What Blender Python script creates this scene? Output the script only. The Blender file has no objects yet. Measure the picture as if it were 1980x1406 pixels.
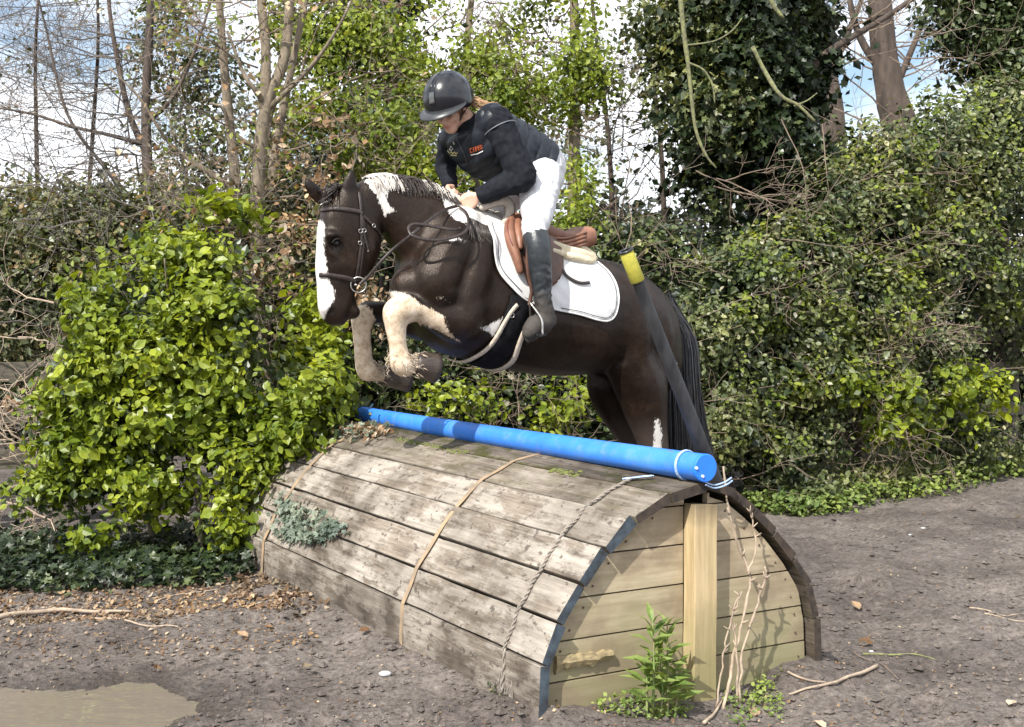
import bpy, bmesh, math, random
import numpy as np
from mathutils import Vector, Matrix
from mathutils.bvhtree import BVHTree
R = math.radians
scene = bpy.context.scene
COL = scene.collection
random.seed(7); rng = np.random.default_rng(11)

# ---------------------------------------------------------------- camera
F_PX = 2446.0; PITCH = R(2.2); EYE = 1.55
cam_d = bpy.data.cameras.new('camera'); cam = bpy.data.objects.new('camera', cam_d); COL.objects.link(cam)
cam.location = (0, 0, EYE); cam.rotation_euler = (R(90) - PITCH, 0, 0)
cam_d.sensor_width = 36; cam_d.lens = 36 * F_PX / 1980
cam_d.clip_end = 3000; cam_d.clip_start = .05
scene.camera = cam
# ---------------------------------------------------------------- sun, sky, exposure
SUN = Vector((-.36, -.60, .715)).normalized()
sl = bpy.data.lights.new('sun', 'SUN'); sl.energy = 4.8; sl.angle = R(.5); sl.color = (1, .955, .88)
so = bpy.data.objects.new('sun', sl); COL.objects.link(so)
so.rotation_euler = SUN.to_track_quat('Z', 'Y').to_euler()
w = bpy.data.worlds.new('World'); scene.world = w; w.use_nodes = True
nt = w.node_tree; nt.nodes.clear()
out = nt.nodes.new('ShaderNodeOutputWorld'); bg = nt.nodes.new('ShaderNodeBackground')
sky = nt.nodes.new('ShaderNodeTexSky'); sky.sky_type = 'NISHITA'; sky.sun_disc = False
sky.sun_elevation = math.asin(SUN.z); sky.sun_rotation = math.atan2(SUN.x, SUN.y)
sky.air_density = 1.0; sky.dust_density = 1.2
tc = nt.nodes.new('ShaderNodeTexCoord'); mp = nt.nodes.new('ShaderNodeMapping'); mp.inputs['Scale'].default_value = (1, 1, 2.2)
nz = nt.nodes.new('ShaderNodeTexNoise'); nz.inputs['Scale'].default_value = 3.1; nz.inputs['Detail'].default_value = 7; nz.inputs['Roughness'].default_value = .55
rp = nt.nodes.new('ShaderNodeValToRGB'); rp.color_ramp.elements[0].position = .37; rp.color_ramp.elements[1].position = .54
mx = nt.nodes.new('ShaderNodeMixRGB'); mx.inputs[2].default_value = (10.2, 10.5, 11.0, 1)
L = nt.links.new
L(tc.outputs['Generated'], mp.inputs[0]); L(mp.outputs[0], nz.inputs['Vector']); L(nz.outputs['Fac'], rp.inputs[0])
L(rp.outputs[0], mx.inputs[0]); L(sky.outputs[0], mx.inputs[1]); L(mx.outputs[0], bg.inputs[0])
bg.inputs[1].default_value = .115
L(bg.outputs[0], out.inputs[0])
vs = scene.view_settings
vs.view_transform = 'Standard'; vs.look = 'None'; vs.gamma = 1; vs.use_curve_mapping = False
vs.exposure = 0.62
scene.cycles.max_bounces = 6; scene.cycles.diffuse_bounces = 3; scene.cycles.transparent_max_bounces = 6
scene.cycles.transmission_bounces = 3; scene.cycles.glossy_bounces = 2
scene.cycles.use_denoising = True

# ---------------------------------------------------------------- pixel <-> place
_c, _s = math.cos(PITCH), math.sin(PITCH)
FWD = np.array([0, _c, -_s]); UPV = np.array([0, _s, _c]); RT = np.array([1., 0, 0]); EYEP = np.array([0, 0, EYE])
def ray(px, py): return RT * ((px - 990) / F_PX) + UPV * ((703 - py) / F_PX) + FWD
def at(px, py, Y):
    d = ray(px, py); return Vector(EYEP + d * (Y / d[1]))
def on_ground(px, py, z=0.):
    d = ray(px, py); return Vector(EYEP + d * ((z - EYE) / d[2]))
def to_px(p):
    q = np.asarray(p, float) - EYEP; dz = q @ FWD
    return 990 + F_PX * (q @ RT) / dz, 703 - F_PX * (q @ UPV) / dz
YAW = R(30.5)
AX = Vector((-math.sin(YAW), math.cos(YAW), 0))          # along the log, away from the camera
TR = Vector((math.cos(YAW), math.sin(YAW), 0))           # along the log's end face
HO = Vector((-.15, 6.68, 0)); HN = -AX; HD = -TR         # horse: middle plane, its near side, its heading
def hp(px, py, yh=0.):
    d = ray(px, py); n = np.array(HN); p0 = np.array(HO) + n * yh
    return Vector(EYEP + d * (((p0 - EYEP) @ n) / (d @ n)))

# ---------------------------------------------------------------- object helpers
def tag(o, label=None, cat=None, group=None, kind=None):
    if label: o['label'] = label
    if cat: o['category'] = cat
    if group: o['group'] = group
    if kind: o['kind'] = kind
    return o
def empty(name, loc=(0, 0, 0), rz=0, **k):
    o = bpy.data.objects.new(name, None); COL.objects.link(o); o.location = loc; o.rotation_euler = (0, 0, rz)
    o.empty_display_size = .1
    return tag(o, **k)
def mesh_obj(name, me, mats=None, parent=None, world=True, **k):
    o = bpy.data.objects.new(name, me); COL.objects.link(o)
    if mats is not None and len(me.materials) == 0:
        for m in (mats if isinstance(mats, (list, tuple)) else [mats]): me.materials.append(m)
    if parent is not None:
        o.parent = parent
        if world:
            M = parent_world(parent); o.matrix_parent_inverse = M.inverted()
    return tag(o, **k)
def parent_world(o):
    M = Matrix.LocRotScale(o.location, o.rotation_euler, o.scale)
    if o.parent: M = parent_world(o.parent) @ o.matrix_parent_inverse @ M
    return M
def np_mesh(name, V, polys_idx, counts, smooth=False):
    """V n x 3, flat loop indices, loops per polygon"""
    me = bpy.data.meshes.new(name)
    V = np.asarray(V, np.float32); polys_idx = np.asarray(polys_idx, np.int32); counts = np.asarray(counts, np.int32)
    me.vertices.add(len(V)); me.vertices.foreach_set('co', V.ravel())
    me.loops.add(len(polys_idx)); me.loops.foreach_set('vertex_index', polys_idx)
    me.polygons.add(len(counts)); st = np.concatenate([[0], np.cumsum(counts)[:-1]]).astype(np.int32)
    me.polygons.foreach_set('loop_start', st); me.polygons.foreach_set('loop_total', counts)
    me.polygons.foreach_set('use_smooth', np.full(len(counts), bool(smooth)))
    me.update(calc_edges=True)
    return me
class MB:
    """collects shapes for one mesh"""
    def __init__(s): s.v = []; s.f = []; s.m = []; s.at = []
    def add(s, vs, fs, m=0, a=None):
        b = len(s.v); s.v.extend([tuple(x) for x in vs]); s.f.extend([tuple(i + b for i in f) for f in fs]); s.m.extend([m] * len(fs))
        s.at.extend([a if a is not None else 0.] * len(vs))
        return s
    def box(s, c, sz, rot=None, m=0):
        c = Vector(c); vs = []
        for x in (-.5, .5):
            for y in (-.5, .5):
                for z in (-.5, .5):
                    v = Vector((x * sz[0], y * sz[1], z * sz[2]))
                    if rot is not None: v = rot @ v
                    vs.append(c + v)
        return s.add(vs, [(0, 1, 3, 2), (4, 6, 7, 5), (0, 4, 5, 1), (2, 3, 7, 6), (0, 2, 6, 4), (1, 5, 7, 3)], m)
    def tube(s, pts, rad, n=6, cap=True, m=0, lat=None, flat=1., a=None):
        pts = [Vector(p) for p in pts]; k = len(pts)
        if not hasattr(rad, '__len__'): rad = [rad] * k
        t0 = (pts[1] - pts[0]).normalized()
        u = Vector(lat) if lat is not None else (Vector((0, 0, 1)) if abs(t0.z) < .9 else Vector((1, 0, 0)))
        vs = []
        for i in range(k):
            t = (pts[min(i + 1, k - 1)] - pts[max(i - 1, 0)]);  t = t.normalized() if t.length > 1e-9 else t0
            u = (u - t * u.dot(t)); u = u.normalized() if u.length > 1e-6 else t.orthogonal().normalized()
            w_ = t.cross(u)
            for j in range(n):
                an = 2 * math.pi * j / n
                vs.append(pts[i] + u * (math.cos(an) * rad[i]) + w_ * (math.sin(an) * rad[i] * flat))
        fs = [(i * n + j, i * n + (j + 1) % n, (i + 1) * n + (j + 1) % n, (i + 1) * n + j) for i in range(k - 1) for j in range(n)]
        if cap:
            fs.append(tuple(range(n - 1, -1, -1))); fs.append(tuple((k - 1) * n + j for j in range(n)))
        return s.add(vs, fs, m, a)
    def ball(s, c, r, n=10, m=0, rot=None):
        if not hasattr(r, '__len__'): r = (r, r, r)
        c = Vector(c); vs = [];
        for i in range(1, n // 2 + 2):
            th = math.pi * i / (n // 2 + 2)
            for j in range(n):
                ph = 2 * math.pi * j / n
                v = Vector((math.sin(th) * math.cos(ph) * r[0], math.sin(th) * math.sin(ph) * r[1], math.cos(th) * r[2]))
                vs.append(c + (rot @ v if rot is not None else v))
        k = n // 2 + 1; fs = [(i * n + j, (i + 1) * n + j, (i + 1) * n + (j + 1) % n, i * n + (j + 1) % n) for i in range(k - 1) for j in range(n)]
        top = Vector((0, 0, r[2])); bot = Vector((0, 0, -r[2]))
        vs += [c + (rot @ top if rot is not None else top), c + (rot @ bot if rot is not None else bot)]; a, b = k * n, k * n + 1
        for j in range(n): fs.append((a, j, (j + 1) % n)); fs.append((b, (k - 1) * n + (j + 1) % n, (k - 1) * n + j))
        return s.add(vs, fs, m)
    def mesh(s, name, smooth=False, attr=None):
        me = np_mesh(name, np.array([tuple(v) for v in s.v], np.float32), [i for f in s.f for i in f], [len(f) for f in s.f], smooth)
        if any(s.m): me.polygons.foreach_set('material_index', np.array(s.m, np.int32))
        if attr:
            a = me.attributes.new(attr, 'FLOAT', 'POINT'); a.data.foreach_set('value', np.array(s.at, np.float32))
        return me
    def build(s, name, mats, parent=None, smooth=False, attr=None, **k):
        return mesh_obj(name, s.mesh(name, smooth, attr), mats, parent, **k)
def catmull(P, n):
    """P: list of tuples/vectors (any dimension) -> interpolated list"""
    A = np.array([list(p) for p in P], float); A = np.vstack([2 * A[0] - A[1], A, 2 * A[-1] - A[-2]]); o = []
    for i in range(1, len(A) - 2):
        for j in range(n):
            t = j / n; p0, p1, p2, p3 = A[i - 1:i + 3]
            o.append(.5 * (2 * p1 + (p2 - p0) * t + (2 * p0 - 5 * p1 + 4 * p2 - p3) * t * t + (3 * p1 - p0 - 3 * p2 + p3) * t ** 3))
    o.append(A[-2]); return o
def spline(P, n=5): return [Vector(p) for p in catmull(P, n)]
def vnoise(x, y, seed=0):
    """smooth 2-d value noise, arrays"""
    r = np.random.default_rng(seed).random((256, 256)); xi = np.floor(x).astype(int); yi = np.floor(y).astype(int)
    fx = x - xi; fy = y - yi; fx = fx * fx * (3 - 2 * fx); fy = fy * fy * (3 - 2 * fy)
    a = r[xi % 256, yi % 256]; b = r[(xi + 1) % 256, yi % 256]; c = r[xi % 256, (yi + 1) % 256]; d = r[(xi + 1) % 256, (yi + 1) % 256]
    return (a * (1 - fx) + b * fx) * (1 - fy) + (c * (1 - fx) + d * fx) * fy - .5

# ---------------------------------------------------------------- materials
def new_mat(name):
    m = bpy.data.materials.new(name); m.use_nodes = True; return m, m.node_tree, m.node_tree.nodes['Principled BSDF']
def node(nt, t, **k):
    n = nt.nodes.new(t)
    for a, b in k.items(): setattr(n, a, b)
    return n
def ramp(nt, fac, stops):
    r = nt.nodes.new('ShaderNodeValToRGB'); e = r.color_ramp.elements
    while len(e) < len(stops): e.new(.5)
    for el, (p, c) in zip(e, stops): el.position = p; el.color = (*c, 1) if len(c) == 3 else c
    nt.links.new(fac, r.inputs[0]); return r.outputs[0]
def noise(nt, scale=5, detail=4, rough=.55, vec=None, stretch=None, kind='ShaderNodeTexNoise', coord='Object'):
    n = nt.nodes.new(kind); n.inputs['Scale'].default_value = scale
    if kind == 'ShaderNodeTexNoise': n.inputs['Detail'].default_value = detail; n.inputs['Roughness'].default_value = rough
    if vec is None:
        t = nt.nodes.new('ShaderNodeTexCoord'); vec = t.outputs[coord]
    if stretch:
        m = nt.nodes.new('ShaderNodeMapping'); m.inputs['Scale'].default_value = stretch; nt.links.new(vec, m.inputs[0]); vec = m.outputs[0]
    nt.links.new(vec, n.inputs['Vector']); return n.outputs[0]
def mix(nt, f, a, b, mode='MIX'):
    m = nt.nodes.new('ShaderNodeMixRGB'); m.blend_type = mode
    for i, v in ((0, f), (1, a), (2, b)):
        if isinstance(v, (int, float)): m.inputs[i].default_value = v if i == 0 else (v, v, v, 1)
        elif isinstance(v, tuple): m.inputs[i].default_value = (*v, 1)
        else: nt.links.new(v, m.inputs[i])
    return m.outputs[0]
def mathn(nt, op, a, b=0., clamp=False):
    m = nt.nodes.new('ShaderNodeMath'); m.operation = op; m.use_clamp = clamp
    for i, v in ((0, a), (1, b)):
        if isinstance(v, (int, float)): m.inputs[i].default_value = v
        else: nt.links.new(v, m.inputs[i])
    return m.outputs[0]
def bump(nt, bs, h, strength=.4, dist=.01):
    b = nt.nodes.new('ShaderNodeBump'); b.inputs['Strength'].default_value = strength; b.inputs['Distance'].default_value = dist
    nt.links.new(h, b.inputs['Height']); nt.links.new(b.outputs[0], bs.inputs['Normal'])
def simple(name, c1, c2=None, scale=20, rough=.6, bmp=.3, dist=.004, stretch=None, spec=.5, metal=0, detail=4, coat=0):
    m, nt, bs = new_mat(name); c2 = c2 or tuple(x * .7 for x in c1)
    n = noise(nt, scale, detail, stretch=stretch)
    nt.links.new(ramp(nt, n, [(.35, c1), (.65, c2)]), bs.inputs['Base Color'])
    bs.inputs['Roughness'].default_value = rough; bs.inputs['Specular IOR Level'].default_value = spec; bs.inputs['Metallic'].default_value = metal
    if coat: bs.inputs['Coat Weight'].default_value = coat
    if bmp: bump(nt, bs, n, bmp, dist)
    return m
def leaf_mat(name, stops, trans=.35, rough=.45, spec=.4, back=None):
    m, nt, bs = new_mat(name)
    a = node(nt, 'ShaderNodeAttribute', attribute_name='rnd')
    oi = node(nt, 'ShaderNodeObjectInfo')
    f = mathn(nt, 'FRACT', mathn(nt, 'ADD', a.outputs['Fac'], oi.outputs['Random']))
    col = ramp(nt, f, stops)
    n = noise(nt, 60, 3); col = mix(nt, .25, col, mix(nt, 1., col, ramp(nt, n, [(.3, (.5, .5, .5)), (.7, (1.3, 1.3, 1.3))]), 'MULTIPLY'))
    n = noise(nt, 1.7, 3); col = mix(nt, 1., col, ramp(nt, n, [(.34, (.62, .70, .72)), (.52, (1, 1, 1)), (.68, (1.38, 1.30, 1.05))]), 'MULTIPLY')
    nt.links.new(col, bs.inputs['Base Color']); bs.inputs['Roughness'].default_value = rough; bs.inputs['Specular IOR Level'].default_value = spec
    if trans:
        tl = node(nt, 'ShaderNodeBsdfTranslucent'); ms = node(nt, 'ShaderNodeMixShader'); ms.inputs[0].default_value = trans
        nt.links.new(mix(nt, 1., col, (1.25, 1.15, .5), 'MULTIPLY'), tl.inputs[0])
        nt.links.new(bs.outputs[0], ms.inputs[1]); nt.links.new(tl.outputs[0], ms.inputs[2])
        nt.links.new(ms.outputs[0], nt.nodes['Material Output'].inputs[0])
    return m
M = {}
M['leaf_bright'] = leaf_mat('leaf_bright', [(0, (.10, .15, .012)), (.4, (.21, .265, .018)), (.75, (.285, .335, .030)), (1, (.17, .22, .04))], .35, .40)
M['leaf_spring'] = leaf_mat('leaf_spring', [(0, (.15, .21, .03)), (.5, (.25, .32, .04)), (1, (.34, .39, .08))], .45, .5)
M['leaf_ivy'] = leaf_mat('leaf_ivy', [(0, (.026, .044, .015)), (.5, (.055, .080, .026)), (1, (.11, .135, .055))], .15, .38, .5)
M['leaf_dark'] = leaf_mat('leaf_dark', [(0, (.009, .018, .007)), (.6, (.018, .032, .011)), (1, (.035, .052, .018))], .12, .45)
M['leaf_hedge'] = leaf_mat('leaf_hedge', [(0, (.06, .08, .03)), (.4, (.125, .15, .055)), (.75, (.20, .225, .08)), (.92, (.27, .28, .16)), (1, (.36, .34, .26))], .3, .42)
M['leaf_olive'] = leaf_mat('leaf_olive', [(0, (.06, .07, .032)), (.5, (.125, .135, .06)), (.85, (.18, .18, .09)), (1, (.28, .19, .11))], .25, .5)
M['leaf_dead'] = leaf_mat('leaf_dead', [(0, (.13, .07, .035)), (.35, (.28, .175, .10)), (.7, (.42, .31, .21)), (1, (.52, .43, .33))], .15, .7, .2)
M['leaf_grey'] = leaf_mat('leaf_grey', [(0, (.09, .12, .085)), (.5, (.16, .19, .14)), (1, (.24, .27, .2))], .15, .5)
M['leaf_weed'] = leaf_mat('leaf_weed', [(0, (.10, .16, .035)), (.5, (.19, .265, .06)), (1, (.28, .34, .11))], .35, .5)
M['bark_tan'] = simple('bark_tan', (.23, .185, .13), (.11, .09, .065), 30, .85, .6, .004, (1, 1, .35))
M['bark_dark'] = simple('bark_dark', (.09, .065, .05), (.04, .03, .024), 30, .9, .6, .004, (1, 1, .3))
M['bark_red'] = simple('bark_red', (.105, .078, .060), (.045, .034, .028), 12, .85, .6, .006, (1, 1, .3))
M['twig'] = simple('twig', (.24, .18, .13), (.12, .09, .07), 8, .8, 0)
M['twig_grey'] = simple('twig_grey', (.16, .14, .125), (.07, .06, .055), 5, .8, 0)
M['lichen'] = simple('lichen', (.20, .21, .085), (.10, .095, .065), 40, .9, .5)
M['stick'] = simple('stick', (.42, .33, .24), (.24, .185, .14), 25, .8, .3, .003)
M['litter'] = leaf_mat('litter', [(0, (.07, .042, .025)), (.4, (.17, .105, .062)), (.75, (.27, .19, .125)), (1, (.40, .32, .24))], .1, .75, .15)
# ================================================================ ground
LOG = Vector((.779, 5.065, 0)); LOGLEN = 3.62
def log_uv(x, y):
    dx = x - LOG.x; dy = y - LOG.y
    return dx * TR.x + dy * TR.y, dx * AX.x + dy * AX.y
PUD = [(-200, 1345), (-60, 1322), (90, 1316), (170, 1312), (240, 1298), (320, 1300), (345, 1322), (372, 1340), (385, 1352), (420, 1366), (410, 1376), (350, 1372), (330, 1390), (250, 1402), (180, 1430), (60, 1475), (-200, 1500)]
PUDW = np.array([tuple(on_ground(*p))[:2] for p in PUD])
def poly_sd(x, y, poly):
    """signed distance, positive inside"""
    x = np.asarray(x, float); y = np.asarray(y, float); d = np.full(x.shape, 1e9); ins = np.zeros(x.shape, bool)
    n = len(poly)
    for i in range(n):
        ax_, ay_ = poly[i]; bx_, by_ = poly[(i + 1) % n]
        ex, ey = bx_ - ax_, by_ - ay_; wx, wy = x - ax_, y - ay_
        t = np.clip((wx * ex + wy * ey) / (ex * ex + ey * ey + 1e-12), 0, 1)
        d = np.minimum(d, (wx - ex * t) ** 2 + (wy - ey * t) ** 2)
        c = ((ay_ > y) != (by_ > y)) & (x < (bx_ - ax_) * (y - ay_) / (by_ - ay_ + 1e-12) + ax_)
        ins ^= c
    d = np.sqrt(d); return np.where(ins, d, -d)
_r = np.random.default_rng(5); HOOF = [(_r.uniform(-2.6, 4.0), _r.uniform(4.3, 10.5), _r.uniform(.055, .08)) for _k in range(75)]
def gh(x, y, fine=True):
    x = np.asarray(x, float); y = np.asarray(y, float)
    z = .05 * vnoise(x * .7, y * .7, 1) + .035 * vnoise(x * 2.3, y * 2.3, 2)
    if fine:
        z += .042 * vnoise(x * 5, y * 5, 3) + .020 * vnoise(x * 17, y * 17, 4) + .008 * vnoise(x * 43, y * 43, 5) + .006 * vnoise(x * 90, y * 90, 6)
        for hx, hy, hr in HOOF: d2 = ((x - hx) ** 2 + (y - hy) ** 2) / hr ** 2; z = z - .030 * np.exp(-d2 ** 2) + .016 * np.exp(-(np.sqrt(d2) - 1.45) ** 2 * 9)
    u, v = log_uv(x, y)
    du = np.maximum(np.abs(u + .1) - .70, 0); dv = np.maximum(np.maximum(-v, v - LOGLEN), 0)
    z += .05 * np.exp(-(du ** 2 + dv ** 2) / .03) * (np.abs(u) > .35) + .02 * np.exp(-(du ** 2 + dv ** 2) / .15)
    sd = poly_sd(x, y, PUDW)
    k = np.clip((sd + .22) / .40, 0, 1); k = k * k * (3 - 2 * k)
    z = z * (1 - .75 * k) - .058 * k
    return z
def axis(lo, hi, step, far, neg=True):
    a = list(np.arange(lo, hi, step)); s = step; o = []; x = hi
    while x < far: o.append(x); s *= 1.35; x += s
    a += o + [far]
    if neg:
        s = step; x = lo; o = []
        while x > -far: s *= 1.35; x -= s; o.append(x)
        a = o[::-1] + a
    return np.array(a)
gx = axis(-2.9, 4.2, .0165, 900); gy = np.array(sorted(set([-900, -300, -90, -30, -8, 0, 2, 3.2] + list(np.arange(4.2, 7.5, .014)) + list(np.arange(7.5, 12.5, .05)) + [13, 14, 16, 20, 28, 45, 90, 200, 450, 900])))
GX, GY = np.meshgrid(gx, gy, indexing='ij'); GZ = gh(GX, GY)
fade = np.clip((np.hypot(GX, GY - 7) - 12) / 20, 0, 1); GZ = GZ * (1 - fade)
ni, nj = GX.shape; idx = np.arange(ni * nj).reshape(ni, nj)
Q = np.stack([idx[:-1, :-1], idx[1:, :-1], idx[1:, 1:], idx[:-1, 1:]], -1).reshape(-1, 4)
gm = np_mesh('ground', np.stack([GX, GY, GZ], -1).reshape(-1, 3), Q.ravel(), np.full(len(Q), 4), True)
WET = np.clip((poly_sd(GX, GY, PUDW) + .20 + .10 * vnoise(GX * 9, GY * 9, 31)) / .20, 0, 1) + .45 * np.clip(vnoise(GX * 1.3, GY * 1.3, 33) * 4 - .7, 0, 1)
_a = gm.attributes.new('wet', 'FLOAT', 'POINT'); _a.data.foreach_set('value', np.clip(WET, 0, 1).ravel().astype(np.float32))
m, nt, bs = new_mat('soil')
n1 = noise(nt, 2.0, 6, .6); n2 = noise(nt, 38, 5, .7); n3 = noise(nt, 9, 5, .65)
c = ramp(nt, n2, [(.30, (.060, .051, .045)), (.5, (.148, .129, .115)), (.72, (.235, .21, .19))])
c = mix(nt, 1., c, ramp(nt, n1, [(.3, (.80, .78, .78)), (.7, (1.18, 1.15, 1.12))]), 'MULTIPLY')
c = mix(nt, 1., c, ramp(nt, noise(nt, .9, 4, .6), [(.38, (.70, .68, .68)), (.56, (1.1, 1.1, 1.1))]), 'MULTIPLY')
c = mix(nt, 1., c, ramp(nt, n3, [(.3, (.72, .72, .72)), (.65, (1.15, 1.15, 1.15))]), 'MULTIPLY')
wt = node(nt, 'ShaderNodeAttribute', attribute_name='wet').outputs['Fac']; c = mix(nt, wt, c, mix(nt, 1., c, (.50, .47, .44), 'MULTIPLY'))
L2 = nt.links.new; L2(c, bs.inputs['Base Color']); L2(ramp(nt, wt, [(0, (.9, .9, .9)), (1, (.42, .42, .42))]), bs.inputs['Roughness']); bs.inputs['Specular IOR Level'].default_value = .35
hsum = mathn(nt, 'ADD', n2, mathn(nt, 'MULTIPLY', noise(nt, 120, 3, .7), .5)); bump(nt, bs, hsum, .9, .02)
M['soil'] = m
mesh_obj('ground', gm, m, kind='structure')
# puddle
m, nt, bs = new_mat('puddle_water'); bs.inputs['Base Color'].default_value = (.17, .142, .115, 1); bs.inputs['Roughness'].default_value = .02
bs.inputs['IOR'].default_value = 1.6
bump(nt, bs, noise(nt, 4, 2, stretch=(1, 2.5, 1)), .22, .02)
pc = PUDW.mean(0); pv = [(pc[0] + (p[0] - pc[0]) * 1.2, pc[1] + (p[1] - pc[1]) * 1.25, -.033) for p in PUDW]
mb = MB(); mb.add(pv, [tuple(range(len(pv)))]); mb.build('puddle', m, kind='structure')

# ================================================================ half-round log jump
m, nt, bs = new_mat('weathered_planks')
oi = node(nt, 'ShaderNodeObjectInfo'); tcn = node(nt, 'ShaderNodeTexCoord'); vm = node(nt, 'ShaderNodeVectorMath', operation='ADD')
rv = mathn(nt, 'MULTIPLY', oi.outputs['Random'], 37.); L2 = nt.links.new; L2(tcn.outputs['Object'], vm.inputs[0]); L2(rv, vm.inputs[1]); V_ = vm.outputs[0]
grain = noise(nt, 3, 8, .7, V_, (14, .8, 14)); peel = noise(nt, 11, 9, .7, V_, (1.5, .45, 1.5)); patch = noise(nt, 2.2, 5, .6, V_); spots = noise(nt, 20, 3, .6, V_, (1.4, .9, 1.4))
bare = ramp(nt, grain, [(.28, (.055, .045, .036)), (.5, (.185, .158, .128)), (.72, (.31, .275, .23))])
paint = ramp(nt, grain, [(.25, (.16, .145, .125)), (.5, (.30, .275, .24)), (.75, (.42, .395, .355))])
f = ramp(nt, mathn(nt, 'ADD', mathn(nt, 'MULTIPLY', peel, .62), mathn(nt, 'MULTIPLY', patch, .38)), [(.455, (0, 0, 0)), (.515, (1, 1, 1))])
sep = node(nt, 'ShaderNodeSeparateColor'); L2(oi.outputs['Color'], sep.inputs[0])
f = mathn(nt, 'MULTIPLY', f, sep.outputs[2], True)
c = mix(nt, f, bare, paint)
tz_ = node(nt, 'ShaderNodeSeparateXYZ'); nt.links.new(tcn.outputs['Object'], tz_.inputs[0]); mud = ramp(nt, mathn(nt, 'ADD', tz_.outputs[2], mathn(nt, 'MULTIPLY', mathn(nt, 'SUBTRACT', peel, .5), .6)), [(.04, (1, 1, 1)), (.22, (0, 0, 0))]); c = mix(nt, mathn(nt, 'MULTIPLY', mud, .7), c, (.10, .085, .07))
c = mix(nt, ramp(nt, spots, [(.60, (0, 0, 0)), (.66, (.8, .8, .8))]), c, (.085, .07, .06))
moss = ramp(nt, noise(nt, 5, 6, .7, V_, (2, 1, 1)), [(.47, (0, 0, 0)), (.60, (1, 1, 1))]); moss = mathn(nt, 'MULTIPLY', moss, sep.outputs[1])
c = mix(nt, moss, c, (.085, .085, .025))
c = mix(nt, 1., c, ramp(nt, noise(nt, 1.6, 4, .6, V_), [(.36, (.52, .49, .46)), (.5, (.95, .93, .9)), (.64, (1.18, 1.15, 1.12))]), 'MULTIPLY')
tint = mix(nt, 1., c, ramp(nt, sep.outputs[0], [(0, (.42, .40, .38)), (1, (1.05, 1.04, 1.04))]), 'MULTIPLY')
L2(tint, bs.inputs['Base Color']); bs.inputs['Roughness'].default_value = .85; bs.inputs['Specular IOR Level'].default_value = .25
bump(nt, bs, mathn(nt, 'ADD', grain, mathn(nt, 'MULTIPLY', f, .5)), .8, .006)
M['planks'] = m
m, nt, bs = new_mat('blue_end_paint')
n = noise(nt, 22, 6, .7); c = ramp(nt, n, [(.34, (.022, .02, .02)), (.46, (.032, .043, .055)), (.72, (.065, .09, .115))]); nt.links.new(c, bs.inputs['Base Color']); bs.inputs['Roughness'].default_value = .7; bump(nt, bs, n, .5, .004); M['endblue'] = m
M['endbrown'] = simple('old_end_grain', (.060, .042, .030), (.022, .017, .014), 30, .9, .6)
m, nt, bs = new_mat('treated_boards')
oi = node(nt, 'ShaderNodeObjectInfo'); tcn = node(nt, 'ShaderNodeTexCoord'); vm = node(nt, 'ShaderNodeVectorMath', operation='ADD')
rv = mathn(nt, 'MULTIPLY', oi.outputs['Random'], 23.); nt.links.new(tcn.outputs['Object'], vm.inputs[0]); nt.links.new(rv, vm.inputs[1]); V_ = vm.outputs[0]
g_ = noise(nt, 4, 7, .6, V_, (.7, 8, 9)); st = noise(nt, 3.4, 6, .62, V_, (1, 1, 1.3)); kn = noise(nt, 7.5, 1, .5, V_, (1, 1, 1.6))
c = ramp(nt, g_, [(.3, (.31, .245, .16)), (.55, (.46, .375, .26)), (.75, (.55, .46, .33))])
sepz = node(nt, 'ShaderNodeSeparateXYZ'); nt.links.new(tcn.outputs['Object'], sepz.inputs[0])
low = ramp(nt, mathn(nt, 'ADD', sepz.outputs[2], mathn(nt, 'MULTIPLY', mathn(nt, 'SUBTRACT', st, .5), .9)), [(.05, (1, 1, 1)), (.62, (0, 0, 0))])
c = mix(nt, mathn(nt, 'MULTIPLY', low, .72), c, (.165, .165, .075))
c = mix(nt, ramp(nt, st, [(.46, (0, 0, 0)), (.60, (.65, .65, .65))]), c, (.20, .155, .10))
c = mix(nt, ramp(nt, kn, [(.765, (0, 0, 0)), (.79, (1, 1, 1))]), c, (.10, .055, .03))
nt.links.new(c, bs.inputs['Base Color']); bs.inputs['Roughness'].default_value = .75; bs.inputs['Specular IOR Level'].default_value = .3; bump(nt, bs, g_, .35, .003); M['boards'] = m
m, nt, bs = new_mat('post_timber')
g_ = noise(nt, 4, 7, .6, None, (9, 9, .7)); st = noise(nt, 4, 6, .62); kn = noise(nt, 9, 1, .5)
c = ramp(nt, g_, [(.3, (.32, .24, .125)), (.55, (.47, .36, .20)), (.75, (.56, .44, .26))])
tcn = node(nt, 'ShaderNodeTexCoord'); sepz = node(nt, 'ShaderNodeSeparateXYZ'); nt.links.new(tcn.outputs['Object'], sepz.inputs[0])
low = ramp(nt, mathn(nt, 'ADD', sepz.outputs[2], mathn(nt, 'MULTIPLY', mathn(nt, 'SUBTRACT', st, .5), .7)), [(.08, (1, 1, 1)), (.45, (0, 0, 0))])
c = mix(nt, mathn(nt, 'MULTIPLY', low, .7), c, (.20, .19, .085))
top = ramp(nt, mathn(nt, 'ADD', sepz.outputs[2], mathn(nt, 'MULTIPLY', mathn(nt, 'SUBTRACT', st, .5), .2)), [(.70, (0, 0, 0)), (.80, (1, 1, 1))])
c = mix(nt, mathn(nt, 'MULTIPLY', top, .7), c, (.09, .07, .045))
c = mix(nt, ramp(nt, kn, [(.74, (0, 0, 0)), (.78, (1, 1, 1))]), c, (.11, .06, .035))
nt.links.new(c, bs.inputs['Base Color']); bs.inputs['Roughness'].default_value = .75; bump(nt, bs, g_, .35, .003); M['post'] = m

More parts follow.
